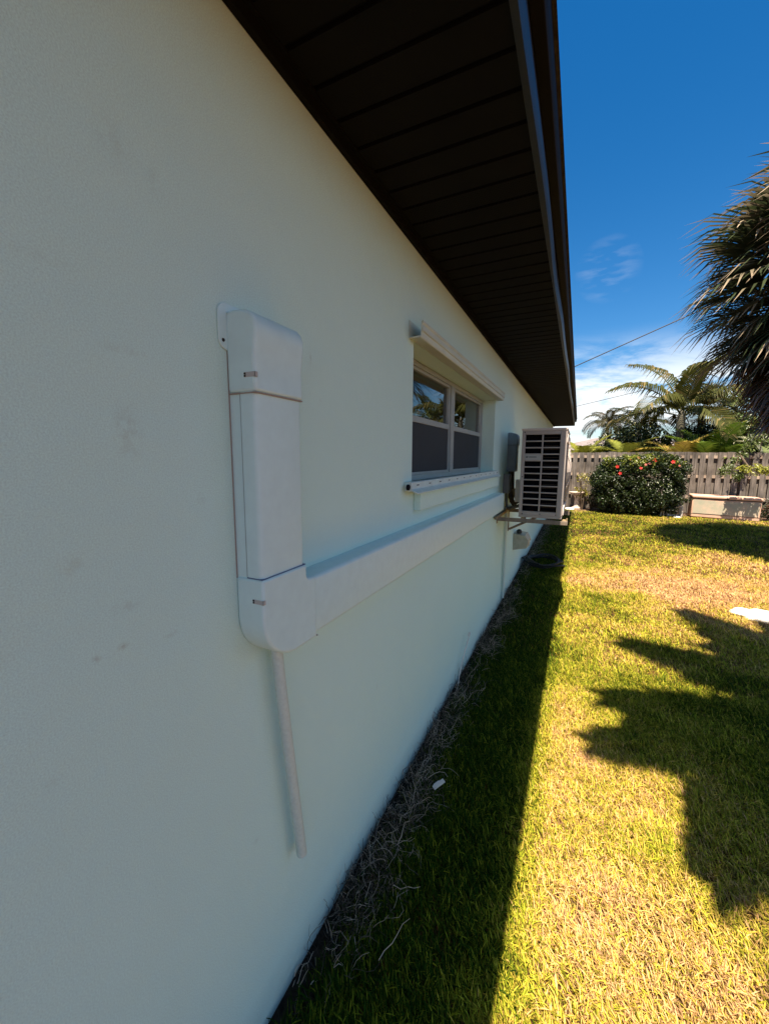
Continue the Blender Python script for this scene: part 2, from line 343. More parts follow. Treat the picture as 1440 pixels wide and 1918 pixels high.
M['box_grey'] = mat('grey_metal_box', (.16, .17, .18), .5, .4, noise=(12, .85, 1.15))
M['insul'] = mat('pipe_insulation', (.08, .065, .05), .8, .2, noise=(30, .6, 1.4), bump=(60, .5, .004))
M['insul_pale'] = mat('taped_pipe', (.30, .22, .12), .7, .3, noise=(30, .7, 1.3), bump=(60, .5, .004))
M['hood'] = mat('beige_hood_plastic', (.44, .42, .33), .6, .3, noise=(16, .8, 1.15))
M['hose'] = mat('black_rubber', (.012, .012, .012), .5, .4)
M['rock'] = mat('bleached_limestone', (.80, .76, .68), .9, .2, noise=(14, .85, 1.1), bump=(18, .7, .02))
M['fence'] = wood_mat('weathered_fence_wood', (.085, .072, .062), (.245, .215, .185))
M['rail'] = wood_mat('pale_rail_wood', (.35, .26, .19), (.52, .42, .33))
M['concrete'] = mat('bleached_concrete', (.62, .50, .41), .85, .2, noise=(18, .85, 1.1), bump=(30, .4, .01))
M['boxpink'] = mat('faded_pink_plastic', (.66, .42, .30), .6, .3, noise=(7, .88, 1.08))
M['boxmint'] = mat('faded_mint_panel', (.44, .46, .34), .65, .3, noise=(5, .85, 1.05), col2=(.60, .46, .34))
M['whiteplastic'] = mat('white_plastic', (.66, .60, .54), .5, .3, noise=(20, .9, 1.05))
M['stake'] = mat('bleached_stake', (.45, .38, .28), .8, .2, noise=(30, .7, 1.2))
M['soil'] = mat('garden_mulch', (.10, .065, .045), .95, .1, noise=(26, .5, 1.8), bump=(40, .9, .03))
M['leaf'] = mat('leaf_green', (.06, .10, .02), .36, .5, trans=.28, attr=True)
M['palm_leaf'] = mat('palm_frond', (.06, .10, .02), .5, .18, trans=.2, attr=True)
M['blade'] = mat('grass_blade', (.3, .3, .06), .7, .06, trans=.13, attr=True)
M['trunk'] = mat('palm_trunk', (.16, .13, .10), .9, .15, noise=(14, .6, 1.4), bump=(24, .8, .03))
M['shaft'] = mat('grey_green_crownshaft', (.13, .12, .085), .6, .3, noise=(6, .8, 1.2))
M['bark'] = mat('thin_bark', (.11, .08, .055), .9, .15, noise=(20, .6, 1.4))
M['petal'] = mat('red_petal', (.75, .035, .03), .5, .3, trans=.3)
M['petal_pink'] = mat('pink_petal', (.72, .20, .16), .5, .3, trans=.3)
M['wire'] = mat('cable_black', (.02, .018, .018), .6, .3)
M['roof_far'] = mat('far_shingles', (.22, .19, .18), .9, .1, noise=(5, .8, 1.2))
M['wall_far'] = mat('far_house_wall', (.42, .38, .33), .85, .1)

# ------------------------------------------------------------------ ground
g = MB(); g.add([(-400, -400, 0), (400, -400, 0), (400, 400, 0), (-400, 400, 0)], [(0, 1, 2, 3)])
tag(g.build('ground', M['ground']), kind='structure')
g = MB()
edge = [(-.4, 13.9)] + [(-.4 + .25*i, 12.05 + .12*math.sin(i*1.3) + .08*math.sin(i*2.9)) for i in range(32)] + [(7.4, 13.9)]
g.add([(x, y, .004) for x, y in edge], [tuple(range(len(edge)))]); tag(g.build('garden_bed', M['soil']), kind='structure')

g = MB(); ed = [(0.0, -3.9)] + [(.105+.035*math.sin(i*1.9)+.02*math.sin(i*4.7), -3.9+.15*i) for i in range(100)] + [(0.0, 10.9)]
g.add([(x, y, .004) for x, y in ed], [tuple(range(len(ed)))])
M['dark_soil'] = mat('damp_dark_soil', (.028, .021, .016), .95, .1, noise=(40, .4, 2.2), bump=(60, .9, .02))
tag(g.build('soil_strip', M['dark_soil']), kind='structure')
# ------------------------------------------------------------------ house
Y0, Y1 = -4.0, 10.87
SZ = 2.29
house = empty('house', (0, 5, 0), 'pale green-grey stucco house wall under a dark brown eave', 'house')
def hp(o): return keep(o, house)
WY0, WY1, WZ0, WZ1, WX = 1.568, 3.335, 1.338, 1.915, -.10
w = MB()
ys = [Y0, WY0, WY1, Y1]; zs = [-.15, WZ0, WZ1, SZ+.02]
for i in range(3):
    for j in range(3):
        if i == 1 and j == 1: continue
        w.add([(0, ys[i], zs[j]), (0, ys[i+1], zs[j]), (0, ys[i+1], zs[j+1]), (0, ys[i], zs[j+1])], [(0, 1, 2, 3)])
XI = -.2
w.add([(0, WY0, WZ0), (XI, WY0, WZ0), (XI, WY0, WZ1), (0, WY0, WZ1)], [(0, 1, 2, 3)])
w.add([(0, WY1, WZ0), (XI, WY1, WZ0), (XI, WY1, WZ1), (0, WY1, WZ1)], [(3, 2, 1, 0)])
w.add([(0, WY0, WZ1), (XI, WY0, WZ1), (XI, WY1, WZ1), (0, WY1, WZ1)], [(0, 1, 2, 3)])
w.add([(0, WY0, WZ0), (XI, WY0, WZ0), (XI, WY1, WZ0), (0, WY1, WZ0)], [(3, 2, 1, 0)])
# inner skin, far end, back and near walls
for i in range(3):
    for j in range(3):
        if i == 1 and j == 1: continue
        w.add([(XI, ys[i], zs[j]), (XI, ys[i+1], zs[j]), (XI, ys[i+1], zs[j+1]), (XI, ys[i], zs[j+1])], [(3, 2, 1, 0)])
w.box(-9, XI, Y1-.2, Y1, -.15, SZ+.02); w.box(-9, XI, Y0, Y0+.2, -.15, SZ+.02); w.box(-9.2, -9, Y0, Y1, -.15, SZ+.02)
w.add([(0, Y1, -.15), (XI, Y1, -.15), (XI, Y1, SZ+.02), (0, Y1, SZ+.02)], [(0, 1, 2, 3)])
w.add([(0, Y0, -.15), (XI, Y0, -.15), (XI, Y0, SZ+.02), (0, Y0, SZ+.02)], [(3, 2, 1, 0)])
me = bpy.data.meshes.new('wall'); me.from_pydata(w.v, [], w.f); me.materials.append(M['stucco'])
wo_ = bpy.data.objects.new('wall', me); COL.objects.link(wo_); hp(wo_)
# dim room behind the window
rm = MB(); rm.box(-3.0, -2.95, .3, 4.6, .0, 2.3); rm.box(-2.95, -.22, .25, .3, 0, 2.3); rm.box(-2.95, -.22, 4.6, 4.65, 0, 2.3); rm.box(-2.95, -.22, .3, 4.6, -.02, .02); rm.box(-2.95, -.22, .3, 4.6, 2.26, 2.3)
hp(rm.build('room_interior', M['room']))
# soffit: lapped strips with real V grooves, 0.1 m apart
XF = .468
pts = []; y = Y0 - .3; k_ = 0
s = MB(); yend = 11.24
y = .765 - .1*48
while y < yend:
    a, b = y, min(y+.0925, yend)
    dz = .0
    s.add([(0.0, a+.0065, SZ), (XF, a+.0065, SZ), (XF, b, SZ), (0.0, b, SZ)], [(0, 1, 2, 3)])
    s.add([(0.0, b, SZ), (XF, b, SZ), (XF, b+.002, SZ+.011), (0.0, b+.002, SZ+.011)], [(0, 1, 2, 3)])
    s.add([(0.0, b+.002, SZ+.011), (XF, b+.002, SZ+.011), (XF, b+.0135, SZ+.010), (0.0, b+.0135, SZ+.010)], [(0, 1, 2, 3)])
    s.add([(0.0, b+.0135, SZ+.010), (XF, b+.0135, SZ+.010), (XF, b+.0138, SZ), (0.0, b+.0138, SZ)], [(0, 1, 2, 3)])
    y += .1
s.box(-.0, XF, Y0-.3, yend, SZ+.02, SZ+.03)
hp(s.build('soffit', M['soffit']))
j = MB(); j.box(0.001, .016, Y0-.3, Y1+.3, SZ-.028, SZ-.001); j.box(0.001, .028, Y0-.3, Y1+.3, SZ-.004, SZ+.004)
hp(j.build('wall_trim', M['soffit']))
# fascia: vertical face with a bottom return under the soffit, slightly bowed along its run
f = MB()
def fas(y, off): return [(.460, SZ-.003), (.460, SZ-.008), (.474+off, SZ-.008), (.482+off, SZ+.02), (.476+off*.6, SZ+.075), (.474, SZ+.15), (.462, SZ+.15), (.462, SZ-.003)]
yy = list(np.linspace(Y0-.3, yend, 60)); rings = []
for q in yy:
    off = .004*math.sin(q*1.9) + .003*math.sin(q*4.3+1) + (.006*math.exp(-((q-2.7)/.35)**2))
    rings.append([(x, q, z) for x, z in fas(q, off)])
n = 8; vs = [v for r_ in rings for v in r_]; fs = [(i*n+a, i*n+(a+1) % n, (i+1)*n+(a+1) % n, (i+1)*n+a) for i in range(len(yy)-1) for a in range(n)]
fs += [tuple(range(n)), tuple((len(yy)-1)*n+a for a in range(n))]
f.add(vs, fs); hp(f.build('fascia', M['fascia'], smooth=True, sharp=30))
d = MB(); prof = [(.476, SZ+.085), (.506, SZ+.085), (.512, SZ+.098), (.512, SZ+.15), (.476, SZ+.15)]
d.extrude(prof, lambda a, b: (a, Y0-.32, b), lambda a, b: (a, yend+.03, b)); hp(d.build('drip_edge', M['drip'], bevel=.002))
rf = MB()
def roofz(x): return SZ+.153 + (.52-x)*.32
rf.add([(.522, Y0-.35, roofz(.52)), (.522, yend+.05, roofz(.52)), (-4.5, yend-5, roofz(-4.5)), (-4.5, Y0+4.6, roofz(-4.5)),
        (-9.6, Y0-.35, roofz(.52)), (-9.6, yend+.05, roofz(.52))],
       [(0, 1, 2, 3), (1, 5, 2), (5, 4, 3, 2), (4, 0, 3)])
rf.add([(.522, Y0-.35, SZ+.148), (.522, yend+.05, SZ+.148), (-9.6, yend+.05, SZ+.148), (-9.6, Y0-.35, SZ+.148)], [(0, 1, 2, 3)])
hp(rf.build('roof', M['shingle']))
e = MB(); e.box(-9.3, XF, yend-.012, yend+.02, SZ-.01, SZ+.148); e.box(-9.3, .0, Y1+.01, yend-.013, SZ, SZ+.012); hp(e.build('end_fascia', M['fascia']))

# window: two single hung sashes side by side in one frame
win = empty('window', (WX, 2.45, 1.62), None, None)
win.parent = house; win.location = Vector((WX, 2.45, 1.62)) - house.location
def wp(o): o.parent = win; o.location = -(Vector((WX, 2.45, 1.62))); return o
fr = MB(); a0, a1, b0, b1 = WY0+.004, WY1-.004, WZ0+.004, WZ1-.004
fr.box(WX-.06, WX+.004, a0, a0+.03, b0, b1); fr.box(WX-.06, WX+.004, a1-.03, a1, b0, b1)
fr.box(WX-.06, WX+.003, a0+.03, a1-.03, b1-.022, b1); fr.box(WX-.06, WX+.003, a0+.03, a1-.03, b0, b0+.026)
MC = 2.475
fr.box(WX-.055, WX+.006, MC-.034, MC-.003, b0+.026, b1-.022); fr.box(WX-.055, WX+.006, MC+.003, MC+.034, b0+.026, b1-.022); fr.box(WX-.05, WX-.002, MC-.003, MC+.003, b0+.026, b1-.022)
wp(fr.build('window_frame', M['white_frame'], bevel=.002))
for (p, q) in ((a0+.03, MC-.034), (MC+.034, a1-.03)):
    sh = MB(); zr = 1.645
    sh.box(WX-.03, WX-.004, p, q, zr-.018, zr+.012)
    sh.box(WX-.032, WX-.006, p, p+.018, zr+.012, b1-.022); sh.box(WX-.032, WX-.006, q-.018, q, zr+.012, b1-.022)
    sh.box(WX-.032, WX-.006, p+.018, q-.018, b1-.036, b1-.022)
    sh.box(WX-.018, WX-.004, p, p+.012, b0+.026, zr-.018); sh.box(WX-.018, WX-.004, q-.014, q, b0+.026, zr-.018); sh.box(WX-.018, WX-.004, p+.012, q-.014, b0+.026, b0+.040)
    wp(sh.build('sash', M['white_frame'], bevel=.0015))
    gl = MB(); gl.box(WX-.024, WX-.021, p+.018, q-.018, zr+.012, b1-.036); gl.box(WX-.050, WX-.047, p, q, b0+.026, zr-.018); wp(gl.build('pane', M['glass']))
    sc = MB(); sc.box(WX-.0115, WX-.0105, p+.012, q-.014, b0+.04, zr-.018); wp(sc.build('insect_screen', M['screen']))
    bl = MB(); bl.box(-.235, -.23, p-.02, q+.02, 1.2, 1.66)
    for i in range(9): bl.box(-.2385, -.2355, p-.02, q+.02, 1.3+i*.04, 1.3+i*.04+.03)
    wp(bl.build('curtain', M['curtain']))
# storm shutter header (open-topped channel) and slotted sill track
hd = MB(); y0, y1 = 1.515, 3.40
hd.box(.001, .004, y0, y1, 1.916, 1.982)
hd.extrude([(.004, 1.916), (.048, 1.914), (.052, 1.918), (.054, 1.935), (.060, 1.938), (.060, 1.950), (.056, 1.953), (.056, 1.962), (.061, 1.966), (.061, 1.974), (.056, 1.976), (.052, 1.972), (.050, 1.921), (.004, 1.919)],
           lambda a, b: (a, y0, b), lambda a, b: (a, y1, b))
hp(hd.build('shutter_header', M['cream'], bevel=.0008))
tr = MB(); y0, y1 = 1.49, 3.41
tr.extrude([(.001, 1.318), (.034, 1.318), (.058, 1.308), (.058, 1.312), (.036, 1.323), (.032, 1.327), (.032, 1.352), (.029, 1.355), (.001, 1.355)], lambda a, b: (a, y0, b), lambda a, b: (a, y1, b))
hp(tr.build('shutter_track', M['vinyl_dirty'], bevel=.0008))
trk = bpy.data.objects['shutter_track']
for i in range(13):
    c = 1.56 + i*.15; sl = MB(); sl.box(.0322, .0326, c-.013, c+.013, 1.3385, 1.3425); so_ = sl.build('track_slot', M['seal']); so_.parent = trk
ws = MB(); ws.lathe([(.008, 0), (.012, .002), (.012, .010), (.006, .013)], (0, 0, 0), 12)
o = ws.build('wing_nut', M['drip']); o.rotation_euler = (0, R(90), 0); o.location = (.016, 1.478, 1.335); hp(o)
ap = MB(); ap.box(0, .034, 1.592, 3.44, 1.228, 1.314); hp(ap.build('window_sill', M['stucco'], bevel=.004))

# ------------------------------------------------------------------ line-set cover (near)
Ya, Yb, XD = .598, .738, .068
lc = empty('line_cover', (0, .668, 1.2), 'large white plastic line-set cover turning from vertical to horizontal', 'pipe cover')
def lp(o): return keep(o, lc)
def rrect(x0, x1, y0, y1, r, n=5):
    p = [(x0, y0), (x1-r, y0)] + [(x1-r+r*math.sin(PI/2*i/n), y0+r-r*math.cos(PI/2*i/n)) for i in range(1, n+1)]
    p += [(x1-r+r*math.cos(PI/2*i/n), y1-r+r*math.sin(PI/2*i/n)) for i in range(0, n+1)] + [(x0, y1)]
    return p
b = MB(); b.box(.0005, .0285, Ya+.0012, Yb-.0012, 1.19, 1.60); b.box(.0005, .0275, .76, 3.55, 1.017, 1.163)
lp(b.build('backing_channel', M['vinyl'], bevel=.001))
for nm, bxs, cl in (('caulk_line', (.0003, .0016, Ya-.0016, Ya+.0008, 1.20, 1.66), (.36, .31, .28)), ('side_seam', (.0283, .0299, Ya-.0003, Ya+.01, 1.204, 1.574), (.30, .36, .36)), ('cap_joint_shade', (.001, .0712, Ya-.0018, Yb+.0012, 1.5718, 1.5742), (.34, .28, .24)), ('elbow_joint_light', (.03, .0705, Ya-.0018, Yb+.0010, 1.2035, 1.2052), (.12, .17, .28))):  # cap strip paints the shade under its lip, elbow strip the blue light on its
    q = MB(); q.box(*bxs); lp(q.build(nm, mat(nm+'_paint', cl, .7, .1)))
v = MB(); v.extrude(rrect(.0295, XD, Ya, Yb, .011), lambda a, b: (a, b, 1.19), lambda a, b: (a, b, 1.59)); lp(v.build('vertical_cover', M['vinyl'], smooth=True))
h = MB(); hp_ = rrect(.0285, XD-.001, 1.016, 1.164, .011)
h.extrude(hp_, lambda a, b: (a, .76, b), lambda a, b: (a, 3.55, b-.006)); lp(h.build('horizontal_cover', M['vinyl'], smooth=True))
# top cap: side profile in x,z extruded along y, rounded front edges
cp = MB()
cprof = [(.0005, 1.574), (.0725, 1.574), (.0715, 1.60), (.0715, 1.635), (.0745, 1.66), (.0775, 1.682), (.0775, 1.696), (.073, 1.709), (.064, 1.719), (.052, 1.7245), (.035, 1.727), (.0005, 1.728)]
cp.extrude(cprof, lambda a, b: (a, Ya-.003, b), lambda a, b: (a, Yb+.003, b)); lp(cp.build('end_cap', M['vinyl'], bevel=.007, seg=3))
fl = MB(); out = []
fy0, fy1, fz0, fz1, rr = .576, .76, 1.655, 1.742, .02
for (cyy, czz, s0) in ((fy1-rr, fz1-rr, 0), (fy0+rr, fz1-rr, 90), (fy0+rr, fz0+rr, 180), (fy1-rr, fz0+rr, 270)):
    for i in range(6): t_ = R(s0+18*i); out.append((cyy+rr*math.cos(t_), czz+rr*math.sin(t_)))
fl.extrude(out, lambda a, b: (.0004, a, b), lambda a, b: (.0045, a, b)); lp(fl.build('wall_flange', M['vinyl'], bevel=.001))
# elbow
el_ = []
er = .105
el_ += [(Ya-.003, 1.204)]
for i in range(11):
    t_ = R(180+9*i); el_.append((Ya-.003+er+er*math.cos(t_), 1.012+er+er*math.sin(t_)))
el_ += [(.777, 1.012), (.777, 1.1665), (.752, 1.168), (Yb+.006, 1.172), (Yb+.003, 1.178), (Yb+.003, 1.204)]
eb = MB(); eb.extrude(el_, lambda a, b: (.0005, a, b), lambda a, b: (.0725, a, b)); lp(eb.build('elbow', M['vinyl'], bevel=.006, seg=3))
for zc in (1.606, 1.157):
    q = MB(); q.box(.045, .0735, Ya-.0036, Ya-.0028, zc-.0045, zc+.0045); q.box(.0715, .0731, Ya-.0036, Ya+.003, zc-.0045, zc+.0045); so_ = lp(q.build('screw_slot', M['slot']))
    q = MB(); q.box(.0448, .0490, Ya-.0042, Ya-.0026, zc-.0038, zc+.0038); o = q.build('screw_hole', M['hole']); o.parent = so_; o.location = Vector((0, 0, 0)); o.parent = so_
    q = MB(); q.lathe([(.0015, 0), (.0015, .0008)], (0, 0, 0), 8); o = q.build('screw', M['screw']); o.parent = so_; o.rotation_euler = (R(90), 0, 0); o.location = (.0469, Ya-.0042, zc)
q = MB(); q.lathe([(.0036, 0), (.003, .0012), (.0, .0016)], (0, 0, 0), 10); o = q.build('flange_screw', M['seal']); o.rotation_euler = (0, R(90), 0); o.location = (.0045, .586, 1.672); lp(o)
q = MB(); q.box(.064, .073, .7775, .7795, 1.0125, 1.0155); lp(q.build('snap_tab', M['slot']))

dp = MB()
dpts = [(.030, .675+.075*(t_**1.1), 1.04-.635*t_) for t_ in np.linspace(0, 1, 14)]
dp.tube(dpts, .0135, 18)
tag(dp.build('drain_pipe', M['pvc'], smooth=True), 'short off-white drain pipe hanging open-ended below the elbow of the line cover', 'pipe')

# ------------------------------------------------------------------ second line cover near the unit
l2 = empty('line_cover', (0, 4.08, 1.5), 'shorter grey line-set cover on the wall beside the outdoor unit', 'pipe cover')
M['duct_dark'] = mat('weathered_grey_vinyl', (.20, .25, .28), .5, .3, noise=(14, .85, 1.1))
c2 = MB(); c2.extrude(rrect(.0005, .085, 4.03, 4.17, .014), lambda a, b: (a, b, 1.33), lambda a, b: (a, b, 1.60)); keep(c2.build('vertical_cover', M['duct_dark'], smooth=True), l2)
c2 = MB(); c2.extrude([(.0005, 1.58), (.09, 1.58), (.092, 1.64), (.088, 1.67), (.07, 1.69), (.03, 1.70), (.0005, 1.70)], lambda a, b: (a, 4.022, b), lambda a, b: (a, 4.178, b)); keep(c2.build('end_cap', M['duct_dark'], bevel=.006), l2)
# disconnect box + whips
db = empty('disconnect_box', (0, 3.9, 1.2), 'small dark electrical disconnect box beside the window sill', 'electrical box')
c = MB(); c.box(.001, .055, 3.86, 3.95, 1.13, 1.31); keep(c.build('box_body', M['box_grey'], bevel=.004), db)
c = MB(); c.box(.055, .062, 3.865, 3.945, 1.14, 1.305); c.box(.062, .068, 3.90, 3.91, 1.2, 1.24); keep(c.build('box_cover', M['conduit_dark'], bevel=.002), db)
c = MB(); c.tube([(.03, 3.90, 1.135), (.035, 3.90, 1.0), (.06, 3.92, .98), (.12, 3.95, 1.0), (.2, 3.98, 1.02)], .011, 10); keep(c.build('flexible_conduit', M['conduit_dark'], smooth=True), db)
lb = empty('refrigerant_pipes', (.05, 4.1, 1.33), 'bundle of dark insulated pipes looping from the grey cover to the unit', 'pipes')
c = MB()
for i, (yy_, xx_, zz_) in enumerate(((4.06, .03, 1.05), (4.10, .05, 1.02), (4.13, .03, 1.00))):
    c.tube([(xx_, yy_, 1.36), (xx_+.005, yy_, 1.2), (xx_+.01, yy_-.01, zz_+.03), (xx_+.05, yy_-.01, zz_-.03), (xx_+.12, yy_, zz_), (.30, yy_, zz_+.05)], .018-.003*i, 10)
keep(c.build('insulated_pipe', M['insul'], smooth=True), lb)
c = MB(); c.tube([(.075, 4.04, 1.16), (.10, 4.02, 1.09), (.125, 4.0, 1.07), (.16, 3.98, 1.12), (.2, 3.96, 1.15)], .02, 10); c.tube([(.02, 4.0, .97), (.06, 4.0, .975), (.13, 4.02, 1.0), (.2, 4.03, 1.04)], .014, 10)
keep(c.build('taped_pipe', M['insul_pale'], smooth=True), lb)
# thin down pipe
c = MB(); c.tube([(.02, 4.02, .96), (.02, 4.02, .06)], .013, 10); c.tube([(.02, 4.02, .96), (.04, 4.02, .985), (.1, 4.02, .985)], .013, 10)
tag(c.build('condensate_pipe', M['pvc'], smooth=True), 'thin vertical condensate pipe running down the wall below the outdoor unit', 'pipe')

# ------------------------------------------------------------------ outdoor unit on its bracket
AX0, AX1, AY0, AY1, AZ0, AZ1 = .183, .530, 3.60, 4.42, .952, 1.708
ac = empty('ac_unit', ((AX0+AX1)/2, 4.0, AZ0), 'beige outdoor air conditioner unit with a slotted side grille, mounted off the wall', 'air conditioner')
def acp(o): return keep(o, ac)
c = MB()
# casing: hollow at the near side where the grille sits
c.box(AX0, AX1, AY0+.03, AY1, AZ0+.015, AZ1-.02)
acp(c.build('casing', M['ac'], bevel=.012, seg=3))
c = MB(); c.box(AX0-.004, AX1+.004, AY0-.004, AY1+.004, AZ1-.022, AZ1-.004); c.box(AX0+.05, AX1-.05, AY0+.1, AY1-.1, AZ1-.004, AZ1+.004); acp(c.build('top_panel', M['ac'], bevel=.005))
c = MB(); c.box(AX0, AX1-.002, AY0+.002, AY1, AZ0, AZ0+.022); acp(c.build('base_pan', M['acgrille'], bevel=.004))
c = MB(); gx0, gx1, gz0, gz1 = AX0+.028, AX1-.048, AZ0+.055, AZ1-.055
c.box(gx0, gx1, AY0+.024, AY0+.028, gz0, gz1)
for i in range(60):
    zz_ = gz0 + (gz1-gz0)*(i+.5)/60
    if i % 3 == 0: c.tube([((gx0+gx1)/2+.012, AY0+.020, zz_), (gx1-.01, AY0+.020, zz_)], .0022, 6, mi=1)
acp(c.build('condenser_coil', [M['fin'], M['tube']]))
# grille with rounded slots
rows = 12; c = MB(); gy = AY0
c.box(AX0, gx0, gy, gy+.03, AZ0+.022, AZ1-.022); c.box(gx1, AX1, gy, gy+.03, AZ0+.022, AZ1-.022)
c.box(gx0, gx1, gy, gy+.03, AZ0+.022, gz0); c.box(gx0, gx1, gy, gy+.03, gz1, AZ1-.022)
mxx_ = (gx0+gx1)/2; c.box(mxx_-.006, mxx_+.006, gy+.001, gy+.022, gz0, gz1)
rh = (gz1-gz0)/rows
for i in range(1, rows):
    z = gz0+i*rh
    c.box(gx0, mxx_-.006, gy+.002, gy+.022, z-.0055, z+.0055); c.box(mxx_+.006, gx1, gy+.002, gy+.022, z-.0055, z+.0055)
acp(c.build('side_grille', M['acgrille'], bevel=.0035, seg=2))
c = MB(); z = gz0+(rows-4)*rh; c.box(gx0, mxx_-.006, gy+.0005, gy+.012, z+.004, z+rh-.004); bdg = acp(c.build('badge_plate', M['badge'], bevel=.002))
c = MB(); c.box(gx0+.010, gx0+.028, gy-.0008, gy+.0005, z+.024, z+.036); c.box(gx0+.034, gx0+.094, gy-.0008, gy+.0005, z+.026, z+.034)
o = c.build('badge_mark', M['badge_ink']); o.parent = bdg
for (a, b) in ((AX0+.03, AZ0+.03), ((AX0+AX1)/2, AZ0+.035), (AX1-.05, AZ0+.035), (AX0+.02, AZ1-.035), (AX0+.018, 1.3)):
    c = MB(); c.box(a-.004, a+.004, gy-.0012, gy+.001, b-.004, b+.004); acp(c.build('screw', M['seal'], bevel=.001))
c = MB(); cc = (4.05, 1.34)
for r_ in (.27, .235, .20, .165, .13, .095, .06):
    ps = [(AX1+.03*(1-(r_/.29)**2)+.006, cc[0]+r_*math.cos(2*PI*i/40), cc[1]+r_*math.sin(2*PI*i/40)) for i in range(41)]
    c.tube(ps, .0035, 6, cap=False)
for i in range(12):
    t_ = 2*PI*i/12; ps = [(AX1+.03*(1-(q/.29)**2)+.006, cc[0]+q*math.cos(t_), cc[1]+q*math.sin(t_)) for q in (.03, .1, .17, .24, .29)]
    c.tube(ps, .003, 6)
acp(c.build('fan_guard', M['acgrille'], smooth=True))
c = MB(); c.add([(AX1+.004, cc[0]+.29*math.cos(2*PI*i/40), cc[1]+.29*math.sin(2*PI*i/40)) for i in range(40)], [tuple(range(40))]); acp(c.build('fan_opening', M['bracket']))
for zz_ in (1.02, 1.62): c = MB(); c.box(AX1-.001, AX1+.010, AY0+.02, AY1-.02, zz_-.035, zz_+.035); acp(c.build('front_panel', M['ac'], bevel=.006))
c = MB(); c.extrude(rrect(.12, AX0+.0, 3.80, 3.95, .02), lambda a, b: (a, b, 1.06), lambda a, b: (a, b, 1.26)); acp(c.build('valve_cover', M['ac'], smooth=True))

br = empty('wall_bracket', (0, 3.9, .93), 'tan steel wall bracket carrying the outdoor air conditioner unit', 'bracket')
for yc in (3.62, 4.30):
    c = MB(); c.box(.004, .575, yc-.018, yc+.018, .905, .933); c.box(.004, .575, yc-.018, yc-.014, .933, .940); keep(c.build('arm', M['bracket'], bevel=.003), br)
    c = MB(); c.box(.0, .006, yc-.022, yc+.022, .70 if yc > 4 else .88, .96); keep(c.build('wall_plate', M['bracket'], bevel=.002), br)
    for xx_ in (.22, .548):
        c = MB(); c.lathe([(.016, 0), (.018, .004), (.015, .012), (.013, .018)], (xx_, yc, .933), 12); c.lathe([(.006, 0), (.006, .03)], (xx_+.02, yc, .933), 8); keep(c.build('rubber_foot', M['insul_pale'], smooth=True), br)
c = MB(); c.box(.010, .030, 3.45, 4.45, .936, .962); keep(c.build('cross_bar', M['bracket'], bevel=.002), br)
c = MB(); c.tube([(.01, 4.30, .72), (.35, 4.30, .905)], .012, 8); keep(c.build('brace', M['bracket'], smooth=True), br)

# wall hood vent with a broken lower edge and a black knob
hv = empty('wall_vent', (0, 4.85, .55), 'beige flared plastic vent hood with broken lower edge, low on the wall', 'vent')
c = MB()
nn = 9; prof = []
for i in range(nn+1):
    t_ = i/nn
    yv = 4.72+.26*t_
    low = .44 + .05*abs(math.sin(t_*PI*2.4)) + (.04 if t_ > .8 else 0)
    prof.append((yv, low))
tv = [(.002, y_, .60) for y_, l_ in prof] + [(.13, y_, .585) for y_, l_ in prof] + [(.165, y_, .53) for y_, l_ in prof] + [(.15+.03*math.sin(i*1.7), y_, l_) for i, (y_, l_) in enumerate(prof)]
k1 = nn+1; fs = [(r_*k1+i, r_*k1+i+1, (r_+1)*k1+i+1, (r_+1)*k1+i) for r_ in range(3) for i in range(nn)]
c.add(tv, fs)
c.add([(.002, 4.72, .60), (.13, 4.72, .585), (.165, 4.72, .53), (.15, 4.72, .44), (.002, 4.72, .41)], [(0, 1, 2, 3, 4)])
c.add([(.002, 4.98, .60), (.13, 4.98, .585), (.165, 4.98, .53), (.15, 4.98, .49), (.002, 4.98, .43)], [(0, 1, 2, 3, 4)])
o = c.build('hood', M['hood']); sm = o.modifiers.new('thickness', 'SOLIDIFY'); sm.thickness = .004; keep(o, hv)
c = MB(); c.lathe([(.02, 0), (.03, .008), (.03, .03), (.02, .045), (.008, .05)], (.06, 4.76, .60), 12); keep(c.build('knob', M['hose'], smooth=True), hv)

# black hose coil on the grass at the shade line
c = MB()
def loop(cx, cyy, rx, ry, z0, ph, turns=1.0, n=40):
    return [(cx+rx*math.cos(ph+2*PI*turns*i/n), cyy+ry*math.sin(ph+2*PI*turns*i/n), z0+.02*math.sin(5*2*PI*i/n)) for i in range(n+1)]
c.tube(loop(.27, 5.75, .20, .30, .07, 0, 2.2, 90), .012, 8); c.tube(loop(.30, 5.70, .22, .26, .10, 1.2, 1.6, 70), .012, 8)
c.tube([(.30, 5.4, .09), (.42, 5.35, .11), (.50, 5.38, .12), (.545, 5.45, .11), (.53, 5.56, .06), (.52, 5.62, .02)], .011, 8); c.tube([(.05, 5.9, .09), (.02, 5.6, .12), (.1, 5.45, .12), (.25, 5.42, .1)], .012, 8)
tag(c.build('hose_coil', M['hose'], smooth=True), 'tangled black rubber hose coiled on shaded grass by the wall', 'hose')

